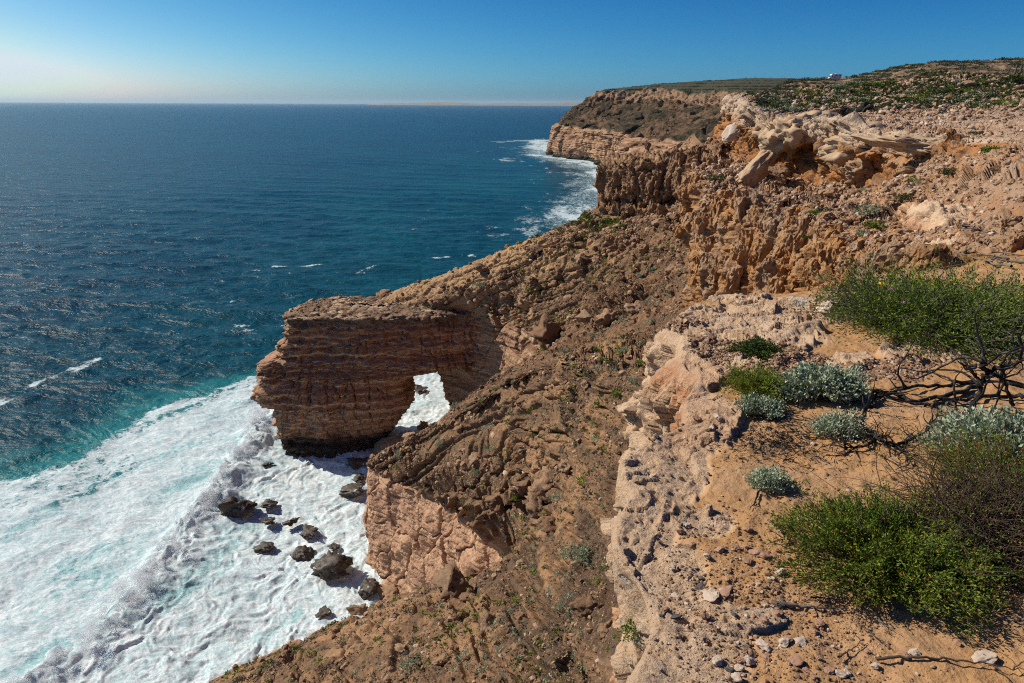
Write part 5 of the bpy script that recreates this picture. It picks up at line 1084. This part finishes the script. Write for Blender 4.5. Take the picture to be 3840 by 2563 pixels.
SH = [(2190, 2072, 95, 'grey green', 'large silvery cushion on the slope under the shelf edge'), (2138, 2062, 60, 'grey green', 'smaller silvery cushion left of the large one under the shelf'), (2310, 1468, 70, 'bright green', 'round bright green bush on the slope left of the shelf'), (2305, 1362, 45, 'dark green', 'dark green cushion on the spur left of the shelf top'), (2235, 1307, 50, 'bright green', 'flat bright green cushion near the crest of the spur'), (2338, 1312, 40, 'grey green', 'grey cushion on the spur just left of the shelf corner'), (2372, 1425, 36, 'grey green', 'grey cushion beside the round bright green bush'), (3256, 785, 70, 'grey green', 'rounded grey green shrub in the bowl below the cave'), (3055, 792, 55, 'bright green', 'bright green shrub on the bowl slope left of the grey one'), (3028, 885, 46, 'dark green', 'dark little shrub low on the bowl slope'), (3290, 835, 80, 'bright green', 'sprawling green shrub under the grey green one in the bowl'), (3235, 870, 50, 'grey green', 'grey tuft left of the sprawling green shrub'), (3425, 676, 55, 'bright green', 'bright green shrub at the mouth of the cave'), (2856, 748, 36, 'bright green', 'tiny green tuft by the foot of the leaning slab'), (3395, 735, 60, 'olive', 'olive shrub below the mouth of the cave'), (3545, 640, 70, 'olive', 'olive shrub on the rock beside the cave'), (3700, 555, 70, 'bright green', 'green shrub right of the cave roof'), (1850, 1680, 40, 'grey green', 'small grey cushion on the rocky spur'), (1505, 1700, 50, 'grey green', 'grey cushion near the tip of the spur by the arch'), (1830, 1680, 26, 'bright green', 'tiny green tuft on the rocky spur'), (1790, 1770, 45, 'grey green', 'grey cushion above the middle of the pink wall'), (2090, 1865, 50, 'grey green', 'grey cushion above the tan boulder'), (1535, 2490, 60, 'grey green', 'grey cushion low on the lower left slope'), (2120, 2480, 60, 'bright green', 'green bush at the bottom of the lower slope'), (2365, 2340, 80, 'bright green', 'green bush in the shade of the shelf edge'), (1800, 1065, 34, 'grey green', 'grey cushion on the upper far slope'), (2400, 1030, 36, 'grey green', 'pale cushion on the far slope below the ochre cliff'), (2690, 665, 60, 'dark green', 'dark shrub beside the foot of the plateau tip')]
for X, Y, wpx, kd, lab in SH:
    p, n_, sn = spot(X, Y + wpx * .15); plant(kd, p, wpx / 3.75 * px_at(p) * .52, lab, 'cushion shrubs on the slopes')
ns = 0; RNG = np.random.default_rng(31)
gpatch = lambda P: fbm(P, 6, 3, seed=300)
cand = vis_idx[RNG.integers(0, len(vis_idx), 14000)]; gp = gpatch(AV[cand]); cnt = {}
lim = {'slope': 140, 'plateau': 105, 'bowl': 20}
for k, gv in zip(cand, gp):
    sn = names[AS[k]]; p = AV[k]; rnd = RNG.random()
    if sn == 'coast_slope':
        if coA['tal'][k - off[sn]] < .8 or gv < .12 and rnd < .75 or p[1] < 6: continue
        if p[1] < 50 and v_[k] < 520 and rnd < .6: continue
        z_ = 'slope'; kd = ('dry grey', 'bright green', 'olive', 'dry grey', 'grey green')[RNG.integers(0, 5)] if p[1] < 95 else ('bright green', 'olive', 'olive', 'grey green', 'dry grey')[RNG.integers(0, 5)]
        if p[1] > 95 and (u_[k] < 540 or gv < .0) and rnd < .85: continue
        if p[1] > 95 and cnt.get('far', 0) > 75: continue
        if p[1] > 95: cnt['far'] = cnt.get('far', 0) + 1
        pxs = RNG.uniform(4.5, 10); reg = 'slope under the bluff' if p[1] > 90 else ('spur above the pink wall' if p[1] > 45 else 'lower slope under the shelf')
    elif sn == 'limestone_cliff':
        rr = boA[k - off[sn]]
        if rr > 6.5 and v_[k] < 113 and (u_[k] > 745):
            z_ = 'plateau'; kd = ('dark green', 'dark green', 'bright green', 'olive', 'dry grey', 'grey green')[RNG.integers(0, 6)]; pxs = RNG.uniform(8, 22); reg = 'plateau behind the cap rock'
            if v_[k] > 103 and rnd < .55 or (u_[k] < 830 and rnd < .4): continue
        elif rr > 6.3 and u_[k] > 780: 
            if rnd < .6: continue
            z_ = 'plateau'; kd = ('dark green', 'olive', 'dry grey')[RNG.integers(0, 3)]; pxs = RNG.uniform(6, 14); reg = 'stony edge of the plateau'
        elif 2.2 < rr < 3.3:
            if rnd < .6: continue
            z_ = 'bowl'; kd = ('olive', 'dry grey', 'grey green', 'bright green')[RNG.integers(0, 4)]; pxs = RNG.uniform(4, 9); reg = 'rubble bowl below the cave'
        else: continue
    else: continue
    if cnt.get(z_, 0) >= lim[z_]: continue
    cnt[z_] = cnt.get(z_, 0) + 1
    plant(kd, p, pxs * px_at(p) * .55, f'{("small", "low", "broad")[int(pxs > 6) + int(pxs > 10)]} {kd} shrub growing on the {reg}', f'{kd} shrubs on the {reg}', hz=.55 if z_ == 'plateau' else .9)
LOG('shrubs', cnt)
# low ground cover: too many to count
def cover(name, surf, n, mask, lo, hi, mats_, leafn=26, hz=.5, smax=9, seed=1):
    global RNG
    RNG = np.random.default_rng(seed)
    p, n_, s, k = scatter(surf, n, mask, lo, hi, .4, smax, .03); m_ = leafn
    d = RNG.normal(size=(n, m_, 3)); d /= np.linalg.norm(d, axis=2)[..., None]; d[..., 2] = np.abs(d[..., 2]); P = p[:, None] + d * (s[:, None, None] * RNG.uniform(.3, 1, (n, m_, 1))) * [1, 1, hz]
    P = P.reshape(-1, 3); D = (d + RNG.normal(size=d.shape) * .6).reshape(-1, 3); S_ = np.repeat(s, m_)
    V, Q = leaves(P, D, S_ * .55, S_ * .32); tn = np.clip(np.repeat(np.repeat(RNG.random(n), m_) * .6, 4) + RNG.random(len(V)) * .3, 0, 1)
    tag(mesh_np(name, V, Q, mats_, {'tone': tn}, False), kind='stuff')
gpl = fbm(SURFS['limestone_cliff'][0], 10, 3, seed=310); Vl = SURFS['limestone_cliff'][0]; ul, vl, wl = project(Vl)
plm = (boA > 6.4) * sstep(116, 100, vl) * (ul > 740) * (wl > 0)
cover('ground_cover', 'limestone_cliff', 1200, plm * (gpl > -.15), 3, 9, ML_OLIVE, 30, .5, seed=41)
cover('ground_cover', 'limestone_cliff', 900, plm * (gpl < .25), 3, 9, ML_DARK, 30, .5, seed=42)
Vh = SURFS['hill'][0]; gh = fbm(Vh, 12, 4, .6, seed=311); uh, vh, wh_ = project(Vh)
cover('scrub', 'hill', 4200, (gh > -.1) * (wh_ > 0) * 1.0, 1.6, 4.5, ML_OLIVE, 16, .55, seed=43)
cover('scrub', 'hill', 2200, (gh > .05) * (wh_ > 0) * 1.0, 1.6, 4.5, ML_GREY, 16, .55, seed=44)
Vc = SURFS['coast_slope'][0]; gc = fbm(Vc, 5, 3, seed=312); inv = ((Vc - CAM) @ fw > 0)
cover('ground_cover', 'coast_slope', 600, coA['tal'] * (gc > .15) * inv * (Vc[:, 1] < 80), 2.5, 6, ML_GREY, 18, .6, .3, 45)
cover('ground_cover', 'coast_slope', 700, coA['tal'] * (gc > -.1) * inv * (Vc[:, 1] < 48), 3, 8, ML_GREY, 26, .6, .3, 49)
cover('ground_cover', 'coast_slope', 620, coA['tal'] * (gc > .05) * inv * (Vc[:, 1] > 88) * (Vc[:, 0] > 0), 2.5, 7, ML_GREEN, 26, .4, .6, 50)
cover('ground_cover', 'coast_slope', 700, coA['tal'] * (gc > .1) * inv * ((Vc[:, 1] < 40) | (Vc[:, 1] > 92) & (Vc[:, 0] > 2)), 2.5, 6, ML_OLIVE, 22, .5, .5, 46)
cover('ground_cover', 'coast_slope', 420, coA['tal'] * (gc > -.15) * inv * (Vc[:, 1] < 75) * (1 - coA['pale']), 3.5, 9, ML_SILV, 44, .7, .28, 51)
cover('ground_cover', 'coast_slope', 420, coA['tal'] * (gc < .1) * inv * (Vc[:, 1] < 48), 4, 10, ML_GREEN, 44, .45, .3, 52)
hd_ = SURFS['headland']; hr_ = hd_[2]['rowp']; gq = fbm(hd_[0], 35, 4, .6, seed=313)
cover('scrub', 'headland', 3000, ((hr_ > 2.05) & (hr_ < 3.8)) * (gq > -.15) * 1.0, .9, 2.4, ML_SCRUB, 10, .5, seed=47)
cover('scrub', 'headland', 3000, (hr_ > 5.1) * 1.0, 1.0, 2.4, ML_SCRUB, 10, .5, seed=48)
LOG('cover')

# ------------------------------------------------ camper van on the hill
def box(bm, x0, x1, y0, y1, z0, z1):
    r = bmesh.ops.create_cube(bm, size=1)
    for v in r['verts']: v.co = Vector((x0 + (v.co.x + .5) * (x1 - x0), y0 + (v.co.y + .5) * (y1 - y0), z0 + (v.co.z + .5) * (z1 - z0)))
def prism(bm, prof, y0, y1):
    a = [bm.verts.new((x, y0, z)) for x, z in prof]; b = [bm.verts.new((x, y1, z)) for x, z in prof]; n = len(prof)
    bm.faces.new(a); bm.faces.new(b[::-1])
    for i in range(n): bm.faces.new((a[i], b[i], b[(i + 1) % n], a[(i + 1) % n]))
def part(name, fn, mat, parent, bev=0):
    bm = bmesh.new(); fn(bm); bmesh.ops.recalc_face_normals(bm, faces=bm.faces)
    if bev: bmesh.ops.bevel(bm, geom=bm.edges[:], offset=bev, segments=2, affect='EDGES')
    me = bpy.data.meshes.new(name); bm.to_mesh(me); bm.free(); me.materials.append(mat); o = bpy.data.objects.new(name, me); COL.objects.link(o); o.parent = parent; return o
W_ = plain('white_van_paint', (.80, .80, .79), .35); GL = plain('dark_window', (.02, .025, .03), .1, spec=.5); TY = plain('tyre_rubber', (.02, .02, .02), .8); RM = plain('steel_rim', (.5, .5, .5), .4, 1); GR = plain('grey_trim', (.25, .25, .26), .6)
pv_, _, _ = spot(3128, 297); pv_ = np.array(at(3128, 299, 411.5)); van = thing('camper_van', pv_, 'white camper van parked on the ridge against the sky', 'camper van'); van.rotation_euler = (0, 0, R(4))
part('body', lambda b: prism(b, [(-1.2, .5), (3.4, .5), (3.4, 2.95), (-1.9, 2.95), (-2.35, 2.6), (-2.45, 2.25), (-1.2, 2.05)], -1.1, 1.1), W_, van, .06)
cab = part('cab', lambda b: prism(b, [(-3.4, .5), (-1.2, .5), (-1.2, 2.05), (-2.1, 2.05), (-2.75, 1.35), (-3.4, 1.1)], -.98, .98), W_, van, .05)
part('windscreen', lambda b: prism(b, [(-2.13, 2.02), (-2.77, 1.38), (-2.80, 1.42), (-2.16, 2.06)], -.85, .85), GL, cab)
for sy in (-1, 1):
    part('side_window', lambda b: box(b, -2.1, -1.35, sy * .975 - .02, sy * .975 + .02, 1.35, 1.9), GL, cab)
    part('window', lambda b: box(b, .0, .9, sy * 1.1 - .02, sy * 1.1 + .02, 1.75, 2.3), GL, van); part('window', lambda b: box(b, 2.0, 3.1, sy * 1.1 - .02, sy * 1.1 + .02, 1.8, 2.3), GL, van)
    part('window', lambda b: box(b, 1.15, 1.4, sy * 1.1 - .02, sy * 1.1 + .02, 1.75, 2.3), GL, van)
    part('headlight', lambda b: box(b, -3.43, -3.36, sy * .7 - .15, sy * .7 + .15, .85, 1.05), RM, cab)
    for wx in (-2.5, 2.0):
        wb = thing('w', (0, 0, 0), None, None); bpy.data.objects.remove(wb)
        def cyl(b, r=.36, h=.24): bmesh.ops.create_cone(b, cap_ends=True, segments=20, radius1=r, radius2=r, depth=h, matrix=Matrix.Translation((wx, sy * .9, .36)) @ Matrix.Rotation(R(90), 4, 'X'))
        wl_ = part('wheel', cyl, TY, van); part('rim', lambda b: cyl(b, .2, .26), RM, wl_)
part('door', lambda b: box(b, -.65, -.15, -1.13, -1.09, .6, 2.3), GR, van)
part('roof_vent', lambda b: box(b, .2, .8, -.3, .3, 2.95, 3.13), W_, van, .04); part('bumper', lambda b: box(b, -3.52, -3.36, -.95, .95, .42, .68), GR, van, .03)
# posts and dark stumps on the plateau
m = NT('weathered_post'); m.col(m.mix(m.noise(8, 4, vec=m.map((1, 1, .1))), (.07, .06, .055), (.16, .14, .12))); m.rough(.9); M_POST = m.m
for X, lab in ((3800, 'left grey wooden post on the scrubby plateau'), (3822, 'right grey wooden post on the scrubby plateau')):
    p = np.array(at(X, 292, 138)); h_ = 2.6
    o = part('wooden_post', lambda b: [bmesh.ops.create_cone(b, cap_ends=True, segments=10, radius1=.22, radius2=.17, depth=h_, matrix=Matrix.Translation((0, 0, h_ / 2 - .4)))], M_POST, None, .02); o.location = p; o.rotation_euler = (.05, .06 if X < 3810 else -.04, 0); tag(o, lab, 'post', 'pair of posts on the plateau')
for X, Y, wpx, lab in ((3167, 424, 34, 'dark burnt stump on the pale rim of the plateau'), (3240, 416, 44, 'wider dark burnt stump right of the smaller one on the rim')):
    p, n_, sn = spot(X, Y); s = wpx / 3.75 * px_at(p) * .5; me = rock_mesh('burnt_stump', 3, int(X), M_CHAR, 1.1, .8, .8, 4, .5); put(me, 'burnt_stump', p, s, None, .15, lab, 'stump', 'burnt stumps on the rim')

# ------------------------------------------------ spray thrown up by the breaking wave: fine drops
M_SPRAY = leaf_mat('spray_drops', [(0, (.93, .94, .95)), (1, (.93, .94, .95))], .9, .62)
RNG = np.random.default_rng(77); cl_ = np.array(crestL); seg = np.linalg.norm(np.diff(cl_, axis=0), axis=1); cum = np.concatenate([[0], np.cumsum(seg)])
npuff = 170; tpos = RNG.random(npuff) * cum[-1] * .93 + .5; PP = []; SS = []
for t_ in tpos:
    c = np.array([np.interp(t_, cum, cl_[:, i]) for i in range(3)]); big_ = RNG.random() ** 1.6; rad = .35 + 1.0 * big_; n = int(260 + 900 * big_)
    c += v3(RNG.normal() * 1.1 + .8, RNG.normal() * .9, 1.0 + RNG.random() * 1.0 + big_ * .8)
    d = RNG.normal(size=(n, 3)); d /= np.linalg.norm(d, axis=1)[:, None]; lump = 1 + .55 * fbm(d * 1.3 + t_, 1, 3); r = RNG.random(n) ** .45
    PP.append(c + d * (r * lump * rad)[:, None] * [1.1, 1.1, .95]); SS.append(RNG.uniform(.016, .042, n) * (1.25 - r * .6))
P = np.concatenate(PP); s = np.concatenate(SS); keep = P[:, 2] > .2; P, s = P[keep], s[keep]; n = len(P)
TET = np.array([(1, 1, 1), (1, -1, -1), (-1, 1, -1), (-1, -1, 1)]) * .8
V = P[:, None] + TET[None] * s[:, None, None]; T = (np.array([(0, 1, 2), (0, 3, 1), (0, 2, 3), (1, 3, 2)])[None] + 4 * np.arange(n)[:, None, None]).reshape(-1, 3)
tag(mesh_np('spray', V.reshape(-1, 3), None, M_SPRAY, None, False, T=T), kind='stuff')
LOG('spray', n)

#@@LIGHT
SUN_EL = R(39); SUN_AZ = R(-69)          # azimuth from +Y towards +X
sd = Vector((math.sin(SUN_AZ) * math.cos(SUN_EL), math.cos(SUN_AZ) * math.cos(SUN_EL), math.sin(SUN_EL)))
sl = bpy.data.lights.new('sun', 'SUN'); sl.energy = 5.0; sl.angle = R(.5); sl.color = (1, .91, .78)
so = bpy.data.objects.new('sun', sl); COL.objects.link(so)
so.rotation_euler = (-sd).to_track_quat('-Z', 'Y').to_euler(); so.location = (-60, 20, 120)
w = bpy.data.worlds.new('World'); SC.world = w; w.use_nodes = True
nt = w.node_tree; bg = nt.nodes['Background']; SK = .07
sky = nt.nodes.new('ShaderNodeTexSky'); sky.sky_type = 'NISHITA'; sky.sun_disc = False
sky.sun_elevation = SUN_EL; sky.sun_rotation = SUN_AZ
sky.altitude = 60; sky.air_density = .5; sky.dust_density = 1; sky.ozone_density = 6
# a deeper, more contrasty sky (polarised air): one tone curve per channel
sp = nt.nodes.new('ShaderNodeSeparateColor'); nt.links.new(sky.outputs[0], sp.inputs[0]); cb = nt.nodes.new('ShaderNodeCombineColor')
for i, (p, a, mx) in enumerate(((2.75, 12.5, .64), (1.6, 2.95, .74), (1.1, 1.52, .80))):
    x = sp.outputs[i]
    for op, vv in (('MULTIPLY', SK), ('POWER', p), ('MULTIPLY', a), ('MINIMUM', mx), ('DIVIDE', SK)):
        q = nt.nodes.new('ShaderNodeMath'); q.operation = op; nt.links.new(x, q.inputs[0]); q.inputs[1].default_value = vv; x = q.outputs[0]
    nt.links.new(x, cb.inputs[i])
nt.links.new(cb.outputs[0], bg.inputs[0]); bg.inputs[1].default_value = SK
SC.view_settings.view_transform = 'Standard'; SC.view_settings.look = 'None'
SC.view_settings.exposure = .12; SC.view_settings.gamma = 1
# thin sea haze over the whole place
HZ = 95000
bm = bmesh.new(); box(bm, -HZ, HZ, -300, HZ, -30, 330); me = bpy.data.meshes.new('haze'); bm.to_mesh(me); bm.free()
hz = bpy.data.objects.new('haze', me); COL.objects.link(hz); hz['kind'] = 'stuff'
hm = bpy.data.materials.new('haze'); hm.use_nodes = True; t_ = hm.node_tree; t_.nodes.remove(t_.nodes['Principled BSDF'])
pv = t_.nodes.new('ShaderNodeVolumePrincipled'); pv.inputs['Color'].default_value = (.62, .84, 1, 1); pv.inputs['Density'].default_value = 1.6e-5; pv.inputs['Anisotropy'].default_value = .2
t_.links.new(pv.outputs[0], t_.nodes['Material Output'].inputs['Volume']); me.materials.append(hm)

SC.cycles.pixel_filter_type = 'BLACKMAN_HARRIS'; SC.cycles.filter_width = 1.1
SC.cycles.use_denoising = False

LOG('end')
